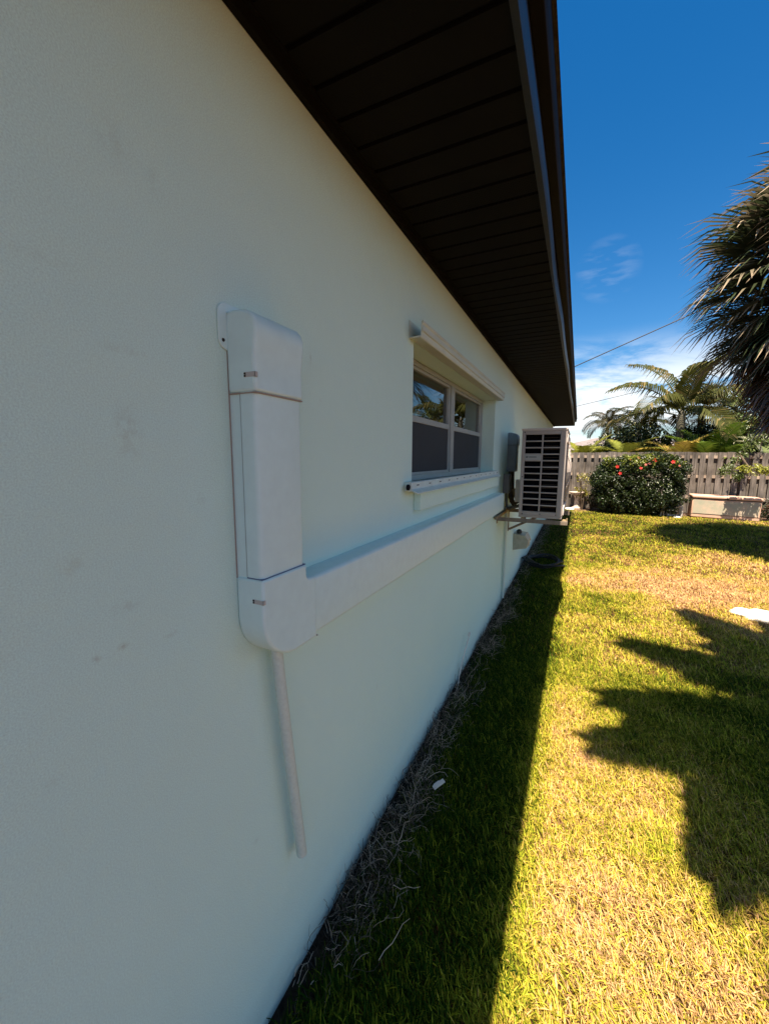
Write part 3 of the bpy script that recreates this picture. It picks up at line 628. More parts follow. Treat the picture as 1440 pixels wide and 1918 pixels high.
# stray wire hooked up out of the soil
c = MB(); c.tube([(.03, 2.30, -.02), (.028, 2.36, .08), (.03, 2.45, .17), (.032, 2.54, .235), (.034, 2.58, .262), (.034, 2.585, .278), (.034, 2.56, .285), (.034, 2.535, .275)], .0032, 8)
tag(c.build('hooked_wire', M['whiteplastic'], smooth=True), 'thin white wire bent into a hook, standing at the foot of the wall', 'wire')
c = MB(); c.box(-.028, .028, -.009, .009, 0, .003); c.box(-.02, .01, .009, .013, 0, .002); o = c.build('paint_chip', M['whiteplastic']); o.location = (.172, 1.506, .055); o.rotation_euler = (.2, -.3, .9)
tag(o, 'small white paint chip lying in the shaded grass', 'chip')

def rock(name, loc, sc, seed, mt, label, cat):
    r_ = np.random.default_rng(seed); bm = bmesh.new(); bmesh.ops.create_icosphere(bm, subdivisions=4, radius=1)
    ks = r_.normal(size=(9, 3)); ph = r_.uniform(0, 6.28, 9)
    for v_ in bm.verts:
        d_ = np.array(v_.co); q = 1+sum(.09/(1+i*.25)*math.sin(float(ks[i] @ d_)*(1.2+i*.7)+ph[i]) for i in range(9)); v_.co = Vector((d_[0]*sc[0]*q, d_[1]*sc[1]*q, max(-.2, d_[2]*q)*sc[2]))
    me = bpy.data.meshes.new(name); bm.to_mesh(me); bm.free(); me.materials.append(mt); me.polygons.foreach_set('use_smooth', [True]*len(me.polygons))
    o = bpy.data.objects.new(name, me); COL.objects.link(o); o.location = loc; return tag(o, label, cat)
rock('rock', (2.24, 4.72, .0), (.20, .13, .075), 3, M['rock'], 'bleached white rock lying on the dry lawn at the right', 'rock')

# ------------------------------------------------------------------ fence
FY = 13.25; FT = 1.655
fe = empty('wooden_fence', (3, FY, 0), 'weathered grey board-on-board wooden fence at the back of the yard', 'fence')
c = MB(); x = -7.0; i = 0
while x < 12:
    dx = random.uniform(-.006, .006); tl = random.uniform(-.012, .012); top = FT+random.uniform(-.012, .008)+.012*math.sin(x*.8)
    c.add([(x+dx, FY-.045, .03), (x+.118+dx, FY-.045, .03), (x+.118+dx+tl, FY-.045, top), (x+dx+tl, FY-.045, top), (x+dx, FY-.027, .03), (x+.118+dx, FY-.027, .03), (x+.118+dx+tl, FY-.027, top), (x+dx+tl, FY-.027, top)],
          [(0, 1, 2, 3), (7, 6, 5, 4), (0, 4, 5, 1), (3, 2, 6, 7), (1, 5, 6, 2), (0, 3, 7, 4)])
    xb = x+.089+dx
    c.box(xb, xb+.118, FY+.020, FY+.038, .03, top-.004)
    x += .178; i += 1
keep(c.build('pickets', M['fence']), fe)
for z in (.42, .98, FT-.16):
    c = MB(); c.box(-7, 12, FY-.026, FY+.019, z, z+.075); keep(c.build('rail', M['rail']), fe)
for xx_ in np.arange(-6.8, 12, 2.4):
    c = MB(); c.box(xx_-.045, xx_+.045, FY+.040, FY+.13, 0, FT-.03); keep(c.build('post', M['fence']), fe)

# ------------------------------------------------------------------ deck box
bx = empty('storage_box', (3.92, 12.45, 0), 'faded pink and mint plastic deck storage box in front of the fence', 'storage box')
def bp(o): o.parent = bx; return o
hw = .665
c = MB(); c.box(-hw, hw, -.22, .26, .0, .47); bp(c.build('box_body', M['boxpink'], bevel=.02, seg=3))
c = MB()
nn = 12
for i in range(nn):
    a = -hw+.03+(2*hw-.06)*i/nn; b = -hw+.03+(2*hw-.06)*(i+1)/nn
    za = .445-.02*math.sin(PI*i/nn); zb = .445-.02*math.sin(PI*(i+1)/nn)
    c.add([(a, -.227, .10), (b, -.227, .10), (b, -.227, zb), (a, -.227, za), (a, -.215, .10), (b, -.215, .10), (b, -.215, zb), (a, -.215, za)], [(0, 1, 2, 3), (3, 2, 6, 7), (0, 4, 5, 1)] + ([(0, 3, 7, 4)] if i == 0 else []) + ([(1, 5, 6, 2)] if i == nn-1 else []))
bp(c.build('front_panel', M['boxmint']))
c = MB(); c.box(-hw-.012, hw+.012, -.245, .275, .482, .555); ld = bp(c.build('lid', M['boxpink'], bevel=.025, seg=3))
c = MB(); c.box(-hw+.005, hw-.005, -.226, .2, .465, .484); bp(c.build('lid_gap', M['seal']))
c = MB(); c.box(-hw, hw, -.2225, -.2205, .082, .092); bp(c.build('lower_seam', M['seal']))
c = MB(); c.box(-.04, .04, -.258, -.244, .470, .505); bp(c.build('latch', M['drip'], bevel=.006))
bx.rotation_euler = (R(0), R(1.2), R(-3.0)); bx.location = (3.93, 12.6, .015)

# ------------------------------------------------------------------ bird bath, stand, stakes
bb = empty('bird_bath', (.66, 13.0, 0), 'pale concrete bird bath pedestal at the foot of the fence behind the unit', 'bird bath')
c = MB(); c.lathe([(.15, 0), (.155, .05), (.11, .08), (.085, .14), (.08, .32), (.10, .38), (.13, .41)], (0, 0, 0), 20); o = c.build('pedestal', M['concrete'], smooth=True); o.parent = bb
c = MB(); c.lathe([(.07, .41), (.20, .45), (.23, .50), (.22, .505), (.17, .465), (.05, .45)], (0, 0, 0), 24); o = c.build('basin', M['concrete'], smooth=True); o.parent = bb
st = empty('plant_stand', (2.92, 12.5, 0), 'low white plastic stand at the right foot of the hibiscus bush', 'stand')
c = MB(); c.box(-.17, .17, -.12, .12, .27, .30); o = c.build('top_board', M['whiteplastic'], bevel=.005); o.parent = st
for (a, b) in ((-.16, -.11), (.13, -.11), (-.16, .08), (.13, .08)):
    c = MB(); c.box(a, a+.04, b, b+.04, 0, .27); o = c.build('leg', M['whiteplastic'], bevel=.004); o.parent = st
c = MB(); c.box(-.12, .13, -.06, .06, .02, .05); o = c.build('lower_shelf', M['whiteplastic'], bevel=.004); o.parent = st
c = MB(); c.tube([(2.60, 12.3, 0), (2.66, 12.36, .28)], .02, 8)
tag(c.build('wooden_stake', M['stake'], smooth=True), 'thicker bleached wooden stake leaning at the foot of the hibiscus bush', 'stake', 'stakes at the bush foot')
c = MB(); c.tube([(2.66, 12.28, 0), (2.69, 12.36, .30)], .014, 8)
tag(c.build('wooden_stake', M['stake'], smooth=True), 'thinner bleached wooden stake nearest the white stand', 'stake', 'stakes at the bush foot')
rock('rock', (2.95, 12.2, 0), (.09, .06, .05), 5, M['rock'], 'small white rock on the bed beside the low white stand', 'rock')
rock('rock', (.45, 12.75, 0), (.14, .10, .06), 8, M['rock'], 'flat pale stone beside the bird bath base', 'rock')

# ------------------------------------------------------------------ foliage builders
def unit(v): return v/np.maximum(np.linalg.norm(v, axis=-1, keepdims=True), 1e-9)
def leaf_cloud(P, Nrm, size, cols, rnd, aspect=.5, parent=None, name='foliage', mt=None, fold=.25):
    """one folded diamond leaf per point; P centres, Nrm facing, size per leaf"""
    n = len(P); tdir = unit(rnd.normal(size=(n, 3)) + np.array([0, 0, -.3])); nn = unit(Nrm + rnd.normal(size=(n, 3))*.6)
    tdir = unit(tdir - nn*np.sum(tdir*nn, 1, keepdims=True)); sd_ = np.cross(tdir, nn); s_ = size[:, None]
    base = P - tdir*s_*.5; tip = P + tdir*s_*.5 - nn*s_*.12
    l_ = P - tdir*s_*.05 + sd_*s_*aspect*.5 + nn*s_*fold*.3; r_ = P - tdir*s_*.05 - sd_*s_*aspect*.5 + nn*s_*fold*.3
    V = np.stack([base, r_, tip, l_], 1).reshape(-1, 3)
    ix = np.arange(n)[:, None]*4; F = [np.concatenate([ix+np.array([0, 1, 2]), ix+np.array([0, 2, 3])])]
    return npmesh(name, V, F, mt or M['leaf'], parent, col=np.repeat(cols, 4, 0))
def clump_points(c, rad, nclump, nper, rnd, crad, shape=2.5, shell=.55, zmin=None):
    """points in clumps spread through a superellipsoid volume"""
    d_ = unit(rnd.normal(size=(nclump, 3))); q = (np.abs(d_)**shape).sum(1)**(-1/shape)
    rr_ = shell+(1-shell)*rnd.random(nclump)**.5; cc_ = d_*q[:, None]*rr_[:, None]*np.array(rad) + np.array(c)
    off = rnd.normal(size=(nclump, nper, 3)); off = unit(off)*(rnd.random((nclump, nper, 1))**.4)*crad*rnd.uniform(.6, 1.3, (nclump, 1, 1))
    P = (cc_[:, None, :]+off).reshape(-1, 3); Nn = unit(off.reshape(-1, 3)+np.repeat(d_, nper, 0)*crad*.6+np.array([0, 0, crad*.5])); cid = np.repeat(np.arange(nclump), nper)
    if zmin is not None: k = P[:, 2] > zmin; P, Nn, cid = P[k], Nn[k], cid[k]
    return P, Nn, cid
def tint(base, n, rnd, cid=None, var=.35, alt=None, altp=.15):
    c = np.tile(np.array(base), (n, 1)); 
    if cid is not None: cl = rnd.uniform(1-var, 1+var, cid.max()+1); c = c*cl[cid][:, None]
    c = c*rnd.uniform(.7, 1.35, (n, 1))
    if alt is not None: k = rnd.random(n) < altp; c[k] = np.array(alt)*rnd.uniform(.7, 1.2, (k.sum(), 1))
    return np.clip(c, 0, 1)
def stems(root, pts_list, mt, r0=.015):
    c = MB()
    for ps in pts_list: c.tube(ps, [r0*(1-.7*i/(len(ps)-1)) for i in range(len(ps))], 6)
    o = c.build('stem', mt, smooth=True); o.parent = root; return o

def shrub(name, loc, rad, zc, seed, base, size, label, cat, nclump=60, nper=60, crad=.16, alt=None, altp=.12, shape=2.5, group=None, aspect=.5, shell=.5, zmin=.02):
    rnd = np.random.default_rng(seed); t = empty(name, loc, label, cat, group)
    P, Nn, cid = clump_points((0, 0, zc), rad, nclump, nper, rnd, crad, shape, shell, zmin)
    if name == 'hibiscus_bush':      # uneven outline: lobes to the left, the top and the right foot
        for (cx_, cz_, rx_, rz_, n_) in ((-.78, .92, .32, .22, 60), (-.35, 1.28, .5, .22, 70), (.35, 1.42, .45, .2, 70), (.85, 1.15, .28, .35, 60), (.6, .5, .55, .45, 90), (-.45, .4, .5, .38, 90)):
            a_, b_, c_ = clump_points((cx_, -.1, cz_), (rx_, .45, rz_), n_, 36, rnd, .11, 2.2, .5, .04); P = np.concatenate([P, a_]); Nn = np.concatenate([Nn, b_]); cid = np.concatenate([cid, c_+cid.max()+1])
    leaf_cloud(P, Nn, rnd.uniform(.7, 1.3, len(P))*size, tint(base, len(P), rnd, cid, alt=alt, altp=altp), rnd, aspect, t)
    ps = []
    for i in range(7):
        a = rnd.uniform(0, 6.28); e_ = np.array([math.cos(a)*rad[0]*.6, math.sin(a)*rad[1]*.6, zc+rad[2]*.3])
        ps.append([(e_[0]*.1, e_[1]*.1, 0), tuple(e_*.5), tuple(e_)])
    stems(t, ps, M['bark'], .02)
    return t

# pinnate frond
def pinnate(origin, az, elev, length, droop, nl, ll, lw, rnd, leafdroop=.5, vee=.5, base=(.08, .11, .02), tipc=None, plume=False):
    t = np.linspace(0, 1, 22); ds = length/21
    ang = elev - droop*t**1.25; st = np.stack([np.cos(ang), np.sin(ang)], 1)*ds; rz = np.concatenate([[[0, 0]], np.cumsum(st[:-1], 0)])
    h_ = np.array([math.cos(az), math.sin(az), 0]); sd_ = np.array([-math.sin(az), math.cos(az), 0])
    curve = origin + rz[:, :1]*h_ + rz[:, 1:]*np.array([0, 0, 1.]); 
    sway = (rnd.uniform(-.12, .12)*length*t**2)[:, None]*sd_; curve = curve+sway
    V = []; F3 = []; F4 = []; C = []; nb = 0
    rad = .016*(1-.85*t)*(length/1.6)
    for s_ in range(22):
        for a_ in (0, 2.09, 4.19):
            V.append(curve[s_]+(sd_*math.cos(a_)+np.array([0, 0, 1])*math.sin(a_))*rad[s_]); C.append(np.array(base)*1.15)
    for s_ in range(21):
        for a_ in range(3): F4.append((s_*3+a_, s_*3+(a_+1) % 3, s_*3+3+(a_+1) % 3, s_*3+3+a_))
    nb = 66
    for i in range(nl):
        u = .14+.86*(i+.5)/nl; k = u*21; i0 = min(int(k), 20); fr_ = k-i0; p = curve[i0]*(1-fr_)+curve[i0+1]*fr_; T = unit(curve[i0+1]-curve[i0])
        up_ = unit(np.cross(T, sd_)); up_ = up_ if up_[2] > 0 else -up_
        L_ = ll*(.35+.65*math.sin(PI*min(1, .12+.9*u)))*rnd.uniform(.85, 1.1)
        for sg in (-1, 1):
            pv = rnd.uniform(-.6, .6) if plume else 0
            d0 = unit(sd_*sg*math.cos(vee+pv) + up_*math.sin(vee+pv) + T*(.35+.55*u))
            mid = p + d0*L_*.5; d1 = unit(d0+np.array([0, 0, -leafdroop*rnd.uniform(.6, 1.4)])); tip = mid+d1*L_*.5
            wv = unit(np.cross(d0, up_))*lw*.5
            cc_ = np.array(base)*rnd.uniform(.75, 1.3)
            if tipc is not None and rnd.random() < .20: cc_ = np.array(base)*.6+np.array(tipc)*.4*rnd.uniform(.5, 1.1)
            V += [p-wv*.5, p+wv*.5, mid+wv, mid-wv, tip]; C += [cc_]*5
            F4.append((nb, nb+1, nb+2, nb+3)); F3.append((nb+3, nb+2, nb+4)); nb += 5
    return np.array(V), F4, F3, np.array(C)
# fan frond
def fan(origin, dirv, petl, fr_len, rnd, nseg=26, spread=2.6, droop=.5, w=.028, base=(.07, .09, .02), tipc=(.3, .25, .12), sag=.25):
    dirv = unit(np.array(dirv, float)); side = np.cross(dirv, np.array([0, 0, 1.])); side = unit(side) if np.linalg.norm(side) > .05 else np.array([1., 0, 0]); up_ = np.cross(side, dirv)
    hub = origin + dirv*petl + np.array([0, 0, -sag*petl*.5]); V = []; F4 = []; F3 = []; C = []; nb = 0
    ww = .012; V += [origin-side*ww, origin+side*ww, hub+side*ww*.7, hub-side*ww*.7]; C += [np.array(base)*1.6]*4; F4.append((0, 1, 2, 3)); nb = 4
    for i in range(nseg):
        a = spread*((i+.5)/nseg-.5)+rnd.normal()*.02; L_ = fr_len*(1-.18*abs(a)/spread*2)*rnd.uniform(.88, 1.06)
        d0 = unit(dirv*math.cos(a)+side*math.sin(a)+up_*.22*abs(math.sin(a)))
        d1 = unit(d0+np.array([0, 0, -droop*.5])); d2 = unit(d1+np.array([0, 0, -droop*rnd.uniform(.8, 1.8)])+rnd.normal(size=3)*.08)
        p0 = hub; p1 = hub+d0*L_*.42; p2 = p1+d1*L_*.3; p3 = p2+d2*L_*.3
        wv = unit(np.cross(d0, up_))*w*.5; cc_ = np.array(base)*rnd.uniform(.7, 1.2); tt = np.array(tipc)*rnd.uniform(.7, 1.2) if rnd.random() < .5 else cc_*1.5  # some tips pale: dry ends and painted highlights of lit strands
        V += [p0-wv*.25, p0+wv*.25, p1+wv, p1-wv, p2+wv*.7, p2-wv*.7, p3]; C += [cc_, cc_, cc_, cc_, cc_*.6+tt*.4, cc_*.6+tt*.4, tt]
        F4 += [(nb, nb+1, nb+2, nb+3), (nb+3, nb+2, nb+4, nb+5)]; F3.append((nb+5, nb+4, nb+6)); nb += 7
    return np.array(V), F4, F3, np.array(C)
def joinf(lst, name, mt, parent=None):
    V = []; F4 = []; F3 = []; C = []; o = 0
    for v_, f4, f3, c_ in lst:
        V.append(v_); C.append(c_); F4.append(np.array(f4)+o); F3.append(np.array(f3)+o); o += len(v_)
    return npmesh(name, np.concatenate(V), [np.concatenate(F4), np.concatenate(F3)], mt, parent, col=np.clip(np.concatenate(C), 0, 1))
def palm_trunk(t, h_, r0, r1, lean=(0, 0), mt=None, ring=True):
    c = MB(); n = 26; ps = []; rs = []
    for i in range(n+1):
        u = i/n; ps.append((lean[0]*u**1.6, lean[1]*u**1.6, h_*u-.02)); rs.append((r0*(1-u)+r1*u)*(1+(.05 if i % 2 else -.03)*(1 if ring else 0)) + .25*r0*math.exp(-u*14))
    c.tube(ps, rs, 14); o = c.build('trunk', mt or M['trunk'], smooth=True, sharp=60); o.parent = t; return o

def pinnate_palm(loc, h_, nf, flen, seed, label, group=None, r0=.11, base=(.07, .10, .02), tipc=None, droop=1.6, ll=.42, lw=.03, el=(.25, 1.2), name='palm_tree', shaft=True, plume=False, vee=.4, ld=.5, nl=44, lean=(0, 0)):
    rnd = np.random.default_rng(seed); t = empty(name, loc, label, 'palm tree', group); palm_trunk(t, h_, r0, r0*.75, lean)
    top = np.array([lean[0], lean[1], h_])
    if shaft:
        c = MB(); c.tube([tuple(top+np.array([0, 0, z])) for z in (-.05, .1, .4, .62)], [r0*.8, r0*.95, r0*.8, r0*.4], 12); o = c.build('crownshaft', M['shaft'], smooth=True); o.parent = t; top = top+np.array([0, 0, .5])
    fr_ = []
    for i in range(nf):
        az = i*2.39996+rnd.uniform(-.2, .2); e_ = el[1]-(el[1]-el[0])*(i/nf)**.8; dr = droop*rnd.uniform(.8, 1.15)*(.6+.4*i/nf)
        fr_.append(pinnate(top+np.array([0, 0, -.15*i/nf]), az, e_, flen*rnd.uniform(.85, 1.1), dr, nl, ll, lw, rnd, ld, vee, base, tipc, plume))
    joinf(fr_, 'crown', M['palm_leaf'], t); return t

def fan_palm(loc, h_, nf, seed, label, group=None, r0=.16, pet=.9, fl=.8, dead=0, base=(.06, .085, .02), name='fan_palm', droop=.5, elr=(1.45, -1.1), lean=(0, 0), squash=1, tipc=(.3, .25, .12), nseg=26, w=.028, skirt_h=2.6):
    rnd = np.random.default_rng(seed); t = empty(name, loc, label, 'palm tree', group); palm_trunk(t, h_, r0, r0*.85, lean)
    top = np.array([lean[0], lean[1], h_]); fr_ = []
    for i in range(nf):
        az = i*2.39996+rnd.uniform(-.3, .3); u = (i+.5)/nf; e_ = elr[0]+(elr[1]-elr[0])*u; d_ = (math.cos(az)*math.cos(e_), math.sin(az)*math.cos(e_), math.sin(e_))
        fr_.append(fan(top, d_, pet*rnd.uniform(.75, 1.15), fl*rnd.uniform(.85, 1.1), rnd, nseg, 2.5, droop, w, base, tipc))
    joinf(fr_, 'crown', M['palm_leaf'], t)
    if dead:
        fr_ = []
        for i in range(dead):
            az = i*2.39996; z = h_-.2-skirt_h*rnd.random()**.9; e_ = -.40-.85*rnd.random()
            d_ = (math.cos(az)*math.cos(e_), math.sin(az)*math.cos(e_), math.sin(e_)); k = 1-.25*(h_-z)/skirt_h
            fr_.append(fan(np.array([lean[0], lean[1], z]), d_, pet*.9*rnd.uniform(.7, 1.1)*k, fl*.95*rnd.uniform(.8, 1.1)*k, rnd, 15, 1.9, .6, w*1.0, (.08, .05, .032), (.42, .24, .17)))
        joinf(fr_, 'dead_skirt', M['palm_leaf'], t)
    return t

# right palm with shaggy skirt
fan_palm((4.02, 8.0, 0), 4.2, 250, 21, 'shaggy fan palm with drooping fronds and a brown dead skirt at the right edge', r0=.17, pet=1.2, fl=1.12, dead=230,
         droop=.52, elr=(1.45, -1.2), base=(.034, .046, .018), tipc=(.52, .40, .27), nseg=19, w=.056, skirt_h=1.3)
# palm outside the frame that shades the near lawn
pinnate_palm((2.68, .64, 0), 4.75, 44, 2.2, 33, 'tall feather palm beside the viewer whose crown shades the near lawn', r0=.15, base=(.05, .07, .018), droop=1.75, ll=.5, lw=.06, el=(-.25, 1.2), vee=.15, ld=.8, nl=46)

# foxtail-like palm in the middle
pinnate_palm((3.50, 16.0, 0), 2.45, 12, 2.5, 5, 'tallest feather palm with arching orange-tipped fronds behind the fence', r0=.14, base=(.050, .055, .012), tipc=(.36, .26, .10), droop=2.0, ll=.85, lw=.065, el=(.1, 1.45), vee=.35, ld=1.5, nl=34)
# left small palms
pinnate_palm((1.65, 20.0, 0), 2.5, 17, 1.2, 9, 'small grey-green feather palm on a thin trunk over the left end of the fence', r0=.07, base=(.045, .045, .02), tipc=(.22, .15, .11), droop=2.5, ll=.42, lw=.035, el=(.3, 1.2), vee=.3, ld=1.2, nl=26)
pinnate_palm((2.65, 18.5, 0), 2.15, 12, 1.5, 12, 'feather palm with dusky fronds standing between the tallest palm and the small one', r0=.09, base=(.020, .028, .008), tipc=(.20, .14, .07), droop=2.1, ll=.6, lw=.04, el=(.2, 1.25), vee=.35, ld=1.4, nl=26)
pinnate_palm((5.4, 18.0, 0), 2.6, 14, 2.0, 14, 'feather palm rising behind the shaggy fan palm', r0=.10, base=(.06, .08, .02), tipc=(.30, .20, .11), droop=1.9, ll=.7, lw=.045, el=(.2, 1.3), vee=.35, ld=1.4, nl=27)
# yellow-green low areca palms just over the fence
pinnate_palm((.75, 14.9, 0), 1.3, 18, 1.2, 31, 'low yellow-green areca palm behind the fence next to the eave', r0=.05, base=(.17, .18, .02), tipc=(.36, .30, .06), droop=1.5, ll=.36, lw=.03, el=(.35, 1.2), shaft=False, name='areca_palm', group='low palms over the fence')
pinnate_palm((1.95, 14.6, 0), 1.35, 18, 1.2, 32, 'low lime-green areca palm just left of the tallest palm', r0=.05, base=(.16, .18, .03), tipc=(.34, .30, .06), droop=1.7, ll=.36, lw=.03, el=(.35, 1.2), shaft=False, name='areca_palm', group='low palms over the fence')
pinnate_palm((4.15, 14.9, 0), 1.15, 22, 1.8, 35, 'bright green young coconut palm directly right of the grey trunk', r0=.06, base=(.09, .15, .02), tipc=(.22, .24, .04), droop=1.3, ll=.5, lw=.035, el=(.45, 1.2), shaft=False, name='coconut_palm', nl=40)
pinnate_palm((3.25, 14.6, 0), 1.3, 9, 1.5, 38, 'low palm with golden arching fronds left of the grey trunk', r0=.05, base=(.34, .26, .05), tipc=(.50, .30, .14), droop=2.2, ll=.4, lw=.04, el=(.6, 1.2), shaft=False, name='coconut_palm')
# fan palm behind the fence (also seen mirrored in the window glass)
fan_palm((4.45, 18.0, 0), 3.2, 26, 41, 'spiky fan palm behind the fence just left of the shaggy palm', r0=.12, pet=.6, fl=.65, base=(.10, .10, .03), tipc=(.30, .22, .12), droop=.35, elr=(1.45, -.4), w=.04, nseg=22)

# broadleaf masses behind the fence
def bush_back(x, y, rx, ry, top, seed, base, label, size=.11, alt=None):
    return shrub('shrub', (x, y, 0), (rx, ry, top*.5), top*.5, seed, base, size, label, 'shrub', nclump=int(75*rx*top), nper=46, crad=.24, alt=alt or (.18, .17, .04), altp=.16, shape=3, group='shrubs behind the fence', shell=.35, zmin=.7)
bush_back(2.5, 16.6, 1.0, .6, 2.6, 51, (.035, .055, .014), 'dark green shrub behind the fence left of the grey palm trunk', alt=(.22, .22, .05))
bush_back(4.1, 17.2, 1.0, .5, 2.55, 52, (.030, .048, .013), 'tall dark shrub behind the bright young coconut palm')
bush_back(5.1, 15.3, .85, .5, 2.75, 53, (.045, .075, .015), 'mid green shrub behind the fence above the storage box', alt=(.26, .26, .05))
bush_back(1.9, 17.6, .8, .5, 2.45, 59, (.030, .045, .012), 'dark shrub behind the fence below the two small feather palms')
bush_back(4.9, 16.8, .9, .5, 3.0, 58, (.032, .050, .013), 'tall dark shrub behind the fence left of the shaggy palm, behind lower shrubs')
bush_back(6.3, 15.4, .9, .5, 2.7, 54, (.035, .055, .014), 'dark shrub behind the fence at the right edge', alt=(.20, .20, .05))
bush_back(1.1, 17.0, .7, .5, 1.95, 55, (.07, .09, .02), 'low shrub behind the fence at its left end', alt=(.24, .24, .05))
bush_back(8.2, 15.6, 1.2, .6, 2.7, 56, (.05, .075, .02), 'broad shrub behind the fence outside the right edge')
bush_back(-1.6, 15.6, 1.2, .6, 2.0, 57, (.05, .075, .02), 'broad shrub behind the fence hidden by the house')
# big paddle leaves (bird of paradise)
rnd = np.random.default_rng(61)
bp_ = empty('paddle_leaf_plant', (5.25, 14.2, 0), 'plant with large pale paddle leaves behind the fence under the shaggy palm', 'plant')
def paddle(o, az, el_, L_, W_, V, F, C, col):
    h_ = np.array([math.cos(az), math.sin(az), 0]); s_ = np.array([-math.sin(az), math.cos(az), 0]); n = 10; nb = len(V); ang = el_; p = np.array(o, float)
    for i in range(n+1):
        u = i/n; wd = W_*math.sin(PI*min(1, .08+.9*u))**.7*.5; up_ = np.array([-math.sin(ang)*h_[0], -math.sin(ang)*h_[1], math.cos(ang)])
        V += [p-s_*wd+up_*wd*.35, p, p+s_*wd+up_*wd*.35]; C += [np.array(col)*rnd.uniform(.9, 1.1)]*3
        p = p+(h_*math.cos(ang)+np.array([0, 0, math.sin(ang)]))*L_/n; ang -= 1.3/n
    for i in range(n):
        a = nb+i*3; F += [(a, a+1, a+4, a+3), (a+1, a+2, a+5, a+4)]
V, F, C = [], [], []; ps = []
for i in range(9):
    az = rnd.uniform(0, 6.28); hh = rnd.uniform(.9, 1.9); r_ = .25; o_ = (math.cos(az)*r_, math.sin(az)*r_, hh); ps.append([(0, 0, 0), (o_[0]*.5, o_[1]*.5, hh*.6), o_])
    paddle(o_, az, rnd.uniform(.5, 1.3), rnd.uniform(.8, 1.1), .3, V, F, C, (.16, .20, .07) if i % 3 else (.40, .40, .26))
npmesh('foliage', np.array(V), [np.array(F)], M['leaf'], bp_, col=np.array(C)); stems(bp_, ps, M['shaft'], .025)

# hibiscus bush with red flowers
hb = shrub('hibiscus_bush', (2.03, 12.55, 0), (1.0, .50, .72), .74, 71, (.022, .038, .008), .055, 'large dense green hibiscus bush dotted with red flowers', 'bush', nclump=700, nper=46, crad=.13, alt=(.12, .15, .03), altp=.06, shape=3.6, shell=.7, zmin=.04)
# top growth tinted yellower to paint sunlight onto the crown
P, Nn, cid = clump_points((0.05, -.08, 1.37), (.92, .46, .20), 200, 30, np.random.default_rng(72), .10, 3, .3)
leaf_cloud(P, Nn, np.random.default_rng(73).uniform(.035, .07, len(P)), tint((.16, .19, .02), len(P), np.random.default_rng(74), cid), np.random.default_rng(75), .5, hb, 'sunlit_growth')
def flower(root, p, s_, mt, seed):
    r_ = np.random.default_rng(seed); c = MB(); nf_ = np.array([r_.uniform(-.3, .3), -1, r_.uniform(.1, .6)]); nf_ = nf_/np.linalg.norm(nf_)
    a = Vector(nf_).cross(Vector((0, 0, 1))).normalized(); b = a.cross(Vector(nf_)); nf_ = Vector(nf_); p = Vector(p)
    for i in range(5):
        t_ = 2*PI*i/5; d_ = a*math.cos(t_)+b*math.sin(t_); e_ = a*-math.sin(t_)+b*math.cos(t_)
        c.add([p, p+d_*s_*.5+e_*s_*.32+nf_*s_*.12, p+d_*s_+nf_*s_*.05, p+d_*s_*.5-e_*s_*.32+nf_*s_*.16], [(0, 1, 2, 3)])
    c.tube([p, p+nf_*s_*.8], s_*.05, 5); o = c.build('flower', mt); o.parent = root
for i, (px_, pz_, py_, s_) in enumerate(((-.50, 1.27, -.50, .075), (-.43, 1.10, -.55, .07), (.02, 1.24, -.52, .06), (.32, 1.44, -.44, .085), (.20, 1.36, -.5, .05), (.70, 1.40, -.42, .075), (.84, 1.31, -.4, .04), (-.03, 1.50, -.3, .06), (-.2, 1.46, -.3, .035), (.4, 1.5, -.3, .05), (.12, 1.33, -.5, .05))):
    flower(hb, (px_, py_-.03, pz_), s_*.72, M['petal'] if i not in (4, 6, 7, 10) else M['petal_pink'], 80+i)

shrub('shrub', (5.0, 12.55, 0), (.42, .3, .27), .28, 91, (.055, .065, .025), .05, 'low dark shrub with reddish leaves beside the storage box', 'shrub', nclump=60, nper=40, crad=.1, alt=(.30, .14, .10), altp=.2, shape=2.2)
shrub('leafy_plant', (.78, 12.85, 0), (.18, .16, .34), .72, 92, (.28, .26, .05), .07, 'yellow-leaved plant in front of the fence above the bird bath', 'plant', nclump=24, nper=14, crad=.09, alt=(.35, .30, .18), altp=.2)
shrub('leafy_plant', (1.02, 12.95, 0), (.14, .12, .2), .26, 93, (.10, .10, .04), .06, 'small brownish plant between the bird bath and the hibiscus bush', 'plant', nclump=20, nper=14, crad=.08, alt=(.35, .25, .18), altp=.3)
# branch overhanging the fence
ot = empty('overhanging_tree', (4.95, 14.0, 0), 'thin tree whose leafy branch hangs over the fence above the storage box', 'tree')
rnd = np.random.default_rng(95)
br_pts = [[(0, 0, 0), (-.05, -.1, 1.2), (-.1, -.3, 2.1)], [(-.1, -.3, 2.1), (-.45, -.8, 1.95), (-.75, -1.15, 1.6), (-.95, -1.6, 1.2)], [(-.75, -1.15, 1.6), (-.72, -1.7, 1.32), (-.65, -2.0, 1.2)], [(-.1, -.3, 2.1), (-.3, -.7, 2.1), (-.5, -1.0, 1.9)]]
stems(ot, br_pts, M['bark'], .025)
cs = [(-.5, -1.0, 1.86, .16), (-.6, -1.1, 1.72, .14), (-.72, -1.2, 1.56, .12), (-.85, -1.25, 1.42, .11), (-1.0, -1.5, 1.27, .15), (-1.15, -1.6, 1.16, .12), (-.85, -1.95, 1.22, .14), (-.65, -2.0, 1.24, .15), (-.5, -1.97, 1.22, .12), (-.95, -1.95, 1.05, .12), (-.3, -.8, 2.0, .2), (-.5, -.9, 1.95, .15)]
P = []; Cc = []
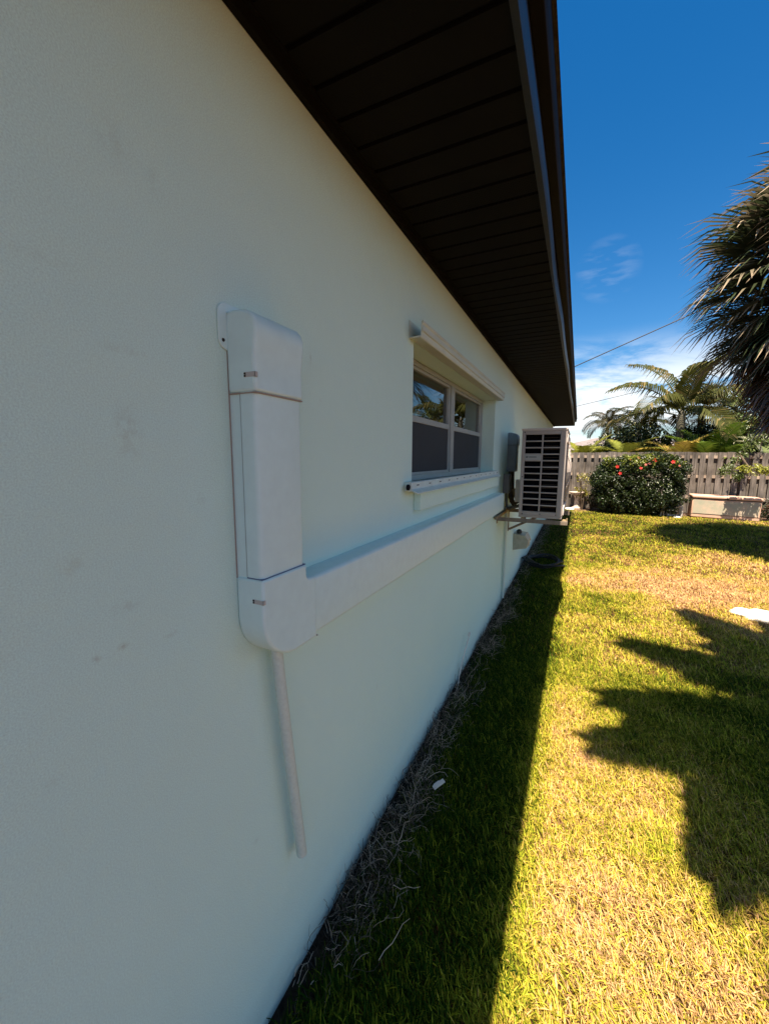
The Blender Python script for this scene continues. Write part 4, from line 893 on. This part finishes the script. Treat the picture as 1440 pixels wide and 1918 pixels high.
for i, (a, b, c_, r_) in enumerate(cs):
    q = rnd.normal(size=(95, 3)); q = unit(q)*r_*rnd.random((95, 1))**.5; P.append(q+np.array([a, b, c_])); Cc.append(tint((.26, .27, .03) if i in (6, 7, 8) else (.09, .12, .025), 95, rnd))
P = np.concatenate(P); leaf_cloud(P, np.tile([0, -.5, .8], (len(P), 1)), rnd.uniform(.06, .12, len(P)), np.concatenate(Cc), rnd, .32, ot)

# ------------------------------------------------------------------ far house and cables
fh = empty('neighbour_house', (1.5, 26, 0), 'low neighbouring house with a grey shingle roof just over the fence', 'house')
c = MB(); c.box(-2.5, 5, -1, 5, 0, 1.95); o = c.build('wall', M['wall_far']); o.parent = fh
c = MB(); c.add([(-3, -1.6, 1.95), (5.6, -1.6, 1.95), (5.6, 5.6, 1.95), (-3, 5.6, 1.95), (0, 2, 2.75), (2.8, 2, 2.75)], [(0, 1, 5, 4), (1, 2, 5), (2, 3, 4, 5), (3, 0, 4), (3, 2, 1, 0)]); o = c.build('roof', M['roof_far']); o.parent = fh
def cable(A, B, sag, r_):
    A, B = Vector(A), Vector(B); c = MB(); c.tube([A.lerp(B, i/40)-Vector((0, 0, sag*4*(i/40)*(1-i/40))) for i in range(41)], r_, 6); return c.build('overhead_cable', M['wire'], smooth=True)
tag(cable((-14, 30, 1.9+.0), (26, 30, 17.9), .0, .03), 'thick dark overhead cable rising from the eave towards the shaggy palm', 'cable')
tag(cable((-14, 40, 3.1), (26, 40, 11.6), .0, .022), 'thin lower overhead cable running behind the feather palms', 'cable')

# ------------------------------------------------------------------ lawn
def vnoise(x, y, sc, seed):
    r_ = np.random.default_rng(seed); G = r_.random((64, 64)); u = x*sc+100; v_ = y*sc+100; i = np.floor(u).astype(int); j_ = np.floor(v_).astype(int); fu = u-i; fv = v_-j_; fu = fu*fu*(3-2*fu); fv = fv*fv*(3-2*fv)
    g = lambda a, b: G[a % 64, b % 64]
    return (g(i, j_)*(1-fu)+g(i+1, j_)*fu)*(1-fv)+(g(i, j_+1)*(1-fu)+g(i+1, j_+1)*fu)*fv
def blob(x, y, cx, cyy, rx, ry): return np.exp(-(((x-cx)/rx)**2+((y-cyy)/ry)**2))
def dryness_and_shade(x, y):
    d_ = .40*vnoise(x, y, 1.1, 1)+.35*vnoise(x, y, 3.1, 2)+.25*vnoise(x, y, 8.0, 3)
    d_ = .35+(d_-.5)*1.15
    d_ += .50*blob(x, y, .95, .85, .7, .55)+.45*blob(x, y, .95, 5.3, .45, .55)+.55*blob(x, y, 1.7, 5.4, .8, .6)+.35*blob(x, y, 2.4, 5.8, .8, 1.3)+.35*blob(x, y, 1.9, 4.4, .7, .35)
    d_ -= .28*blob(x, y, .9, 8.5, .8, 2.3)+.22*blob(x, y, 2.2, 10.8, 3, .9)
    d_ -= .95*np.clip(1-x/.60, 0, 1)**.5; d_ += .06  # greener by the wall, with the eave shade darkened into the blade colour
    d_ -= .38*blob(x, y, 2.0, 2.9, 1.0, 1.2)  # palm shadow also painted in as greener, darker blades
    return np.clip(d_, 0, 1)
def lawn(n, x0, x1f, y0, y1, L_, W_, seg, seed, lean=1.0, dadd=0.0, hs=1.0):
    r_ = np.random.default_rng(seed)
    y = y0+(y1-y0)*r_.random(n*2); xm = x1f(y1); x = x0+(xm-x0)*r_.random(n*2); k = x < x1f(y); x, y = x[k][:n], y[k][:n]
    # tufting
    tf = vnoise(x, y, 14, 40+seed); k = r_.random(len(x)) < (.45+.75*tf); x, y = x[k], y[k]; n = len(x)
    # thin out against the wall
    k = r_.random(n) < np.clip((x-.03)/.10, .0, 1); x, y = x[k], y[k]; n = len(x)
    D_ = np.clip(dryness_and_shade(x, y)+dadd*np.clip((x-.35)/.4, 0, 1), 0, 1); c_dry = np.array([.60, .44, .065]); c_pink = np.array([.70, .42, .20]); c_yg = np.array([.37, .39, .026]); c_gr = np.array([.020, .055, .004])  # c_gr is kept very dark to deepen the painted shade
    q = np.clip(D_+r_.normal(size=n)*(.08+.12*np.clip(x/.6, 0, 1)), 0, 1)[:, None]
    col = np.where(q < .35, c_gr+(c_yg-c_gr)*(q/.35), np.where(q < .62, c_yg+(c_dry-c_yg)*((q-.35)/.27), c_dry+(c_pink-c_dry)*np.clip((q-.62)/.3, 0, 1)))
    col = col*np.where(r_.random((n, 1)) < .3, r_.uniform(.3, .6, (n, 1)), r_.uniform(.75, 1.2, (n, 1)))
    h_ = (L_*r_.uniform(.55, 1.25, n)*(1.1-.35*D_))[:, None]*hs*(.75+.6*vnoise(x, y, 6.0, 77))[:, None]; az = r_.uniform(0, 2*PI, n); az = np.where(r_.random(n) < .55, r_.normal(size=n)*.45-.9+PI*(r_.random(n) < .5), az)
    d_ = np.stack([np.cos(az), np.sin(az), np.zeros(n)], 1); s_ = np.stack([-np.sin(az), np.cos(az), np.zeros(n)], 1); ln = (r_.uniform(.3, 1.2, n)*lean)[:, None]; w_ = (W_*r_.uniform(.7, 1.3, n))[:, None]*.5
    # twist so blades catch light differently
    s_ = unit(s_+np.array([0, 0, 1.])*r_.normal(size=(n, 1))*.35)
    B = np.stack([x, y, np.full(n, -.003)], 1); up_ = np.array([0, 0, 1.])
    pts_ = []
    for i in range(seg+1):
        u = i/seg; pts_.append(B+up_*h_*(np.sin(u*1.35*ln.clip(.3, 1.2)+.0)/ln.clip(.3, 1.2)*.8)+d_*h_*ln*u**1.2*.95)
    V = []; rows_ = []
    for i in range(seg): wi = w_*(1-.25*i/seg if i else .8); V += [pts_[i]-s_*wi, pts_[i]+s_*wi]
    V.append(pts_[seg]); m_ = 2*seg+1
    V = np.stack(V, 1).reshape(-1, 3); ix = np.arange(n)[:, None]*m_
    F = []
    for i in range(seg-1): F.append(ix+np.array([2*i, 2*i+1, 2*i+3, 2*i+2]))
    F3 = ix+np.array([2*seg-2, 2*seg-1, 2*seg])
    cc_ = np.repeat(col, m_, 0); sh = np.tile(np.linspace(.9, 1.08, m_), n)[:, None]; cc_ = cc_*sh
    return V, F, F3, cc_
Vs, F4s, F3s, Cs, off = [], [], [], [], 0
edgef = lambda ex: (lambda y: .63+.335*y+ex)
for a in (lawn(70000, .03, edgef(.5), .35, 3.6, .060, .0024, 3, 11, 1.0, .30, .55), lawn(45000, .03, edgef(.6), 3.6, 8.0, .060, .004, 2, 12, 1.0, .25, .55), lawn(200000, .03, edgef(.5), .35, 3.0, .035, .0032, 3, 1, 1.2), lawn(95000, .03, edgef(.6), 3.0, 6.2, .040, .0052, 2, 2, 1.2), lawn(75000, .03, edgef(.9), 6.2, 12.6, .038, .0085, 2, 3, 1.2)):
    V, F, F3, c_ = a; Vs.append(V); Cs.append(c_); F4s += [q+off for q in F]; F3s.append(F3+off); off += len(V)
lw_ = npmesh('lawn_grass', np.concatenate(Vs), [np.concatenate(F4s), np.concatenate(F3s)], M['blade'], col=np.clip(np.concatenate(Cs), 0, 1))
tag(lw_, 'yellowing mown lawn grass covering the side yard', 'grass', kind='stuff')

# dry stems and roots along the foot of the wall
rnd = np.random.default_rng(101); V = []; F4 = []; C = []; nb = 0
cents = [(.03+rnd.random()*.10, .75+rnd.random()*9.5) for i in range(320)]
cents += [(.06, .98), (.08, 1.02), (.10, 1.08), (.05, 1.32), (.08, 1.2), (.09, 1.45), (.07, 1.55), (.05, 1.8), (.05, 2.1)]*2
for (cx, cyy) in cents:
    for q in range(int(rnd.integers(20, 48)) if cyy < 4 else int(rnd.integers(8, 20))):
        p = np.array([cx+rnd.normal()*.035, cyy+rnd.normal()*.06, rnd.uniform(0, .03)]); p[0] = max(p[0], .012); d_ = unit(rnd.normal(size=3)*np.array([1, 1.2, .9])+np.array([.2, -.1, .35])); n = 6; sg = rnd.uniform(.008, .026); r_ = rnd.uniform(.0006, .0017); col = np.array([.54, .43, .33])*(rnd.uniform(.7, 1.3) if rnd.random() < .33 else rnd.uniform(.05, .3))
        pp = []
        for i in range(n):
            pp.append(p.copy()); d_ = unit(d_+rnd.normal(size=3)*.38+np.array([0, 0, -.10])); p = p+d_*sg; p[0] = max(p[0], .008); p[2] = max(p[2], .003)
        for i in range(n):
            T = unit(pp[min(i+1, n-1)]-pp[max(i-1, 0)]); a = np.cross(T, [0, 0, 1.]); a = a/np.linalg.norm(a) if np.linalg.norm(a) > .05 else np.array([1., 0, 0]); b = np.cross(T, a); rr_ = r_*(1-.6*i/n)
            for t_ in (0, 2.09, 4.19): V.append(pp[i]+(a*math.cos(t_)+b*math.sin(t_))*rr_); C.append(col)
        for i in range(n-1):
            for t_ in range(3): F4.append((nb+i*3+t_, nb+i*3+(t_+1) % 3, nb+i*3+3+(t_+1) % 3, nb+i*3+3+t_))
        nb += n*3
o = npmesh('dry_stems', np.array(V), [np.array(F4)], M['blade'], col=np.array(C)); tag(o, 'tangled dry grey stems and roots along the foot of the wall', 'dry stems', kind='stuff')
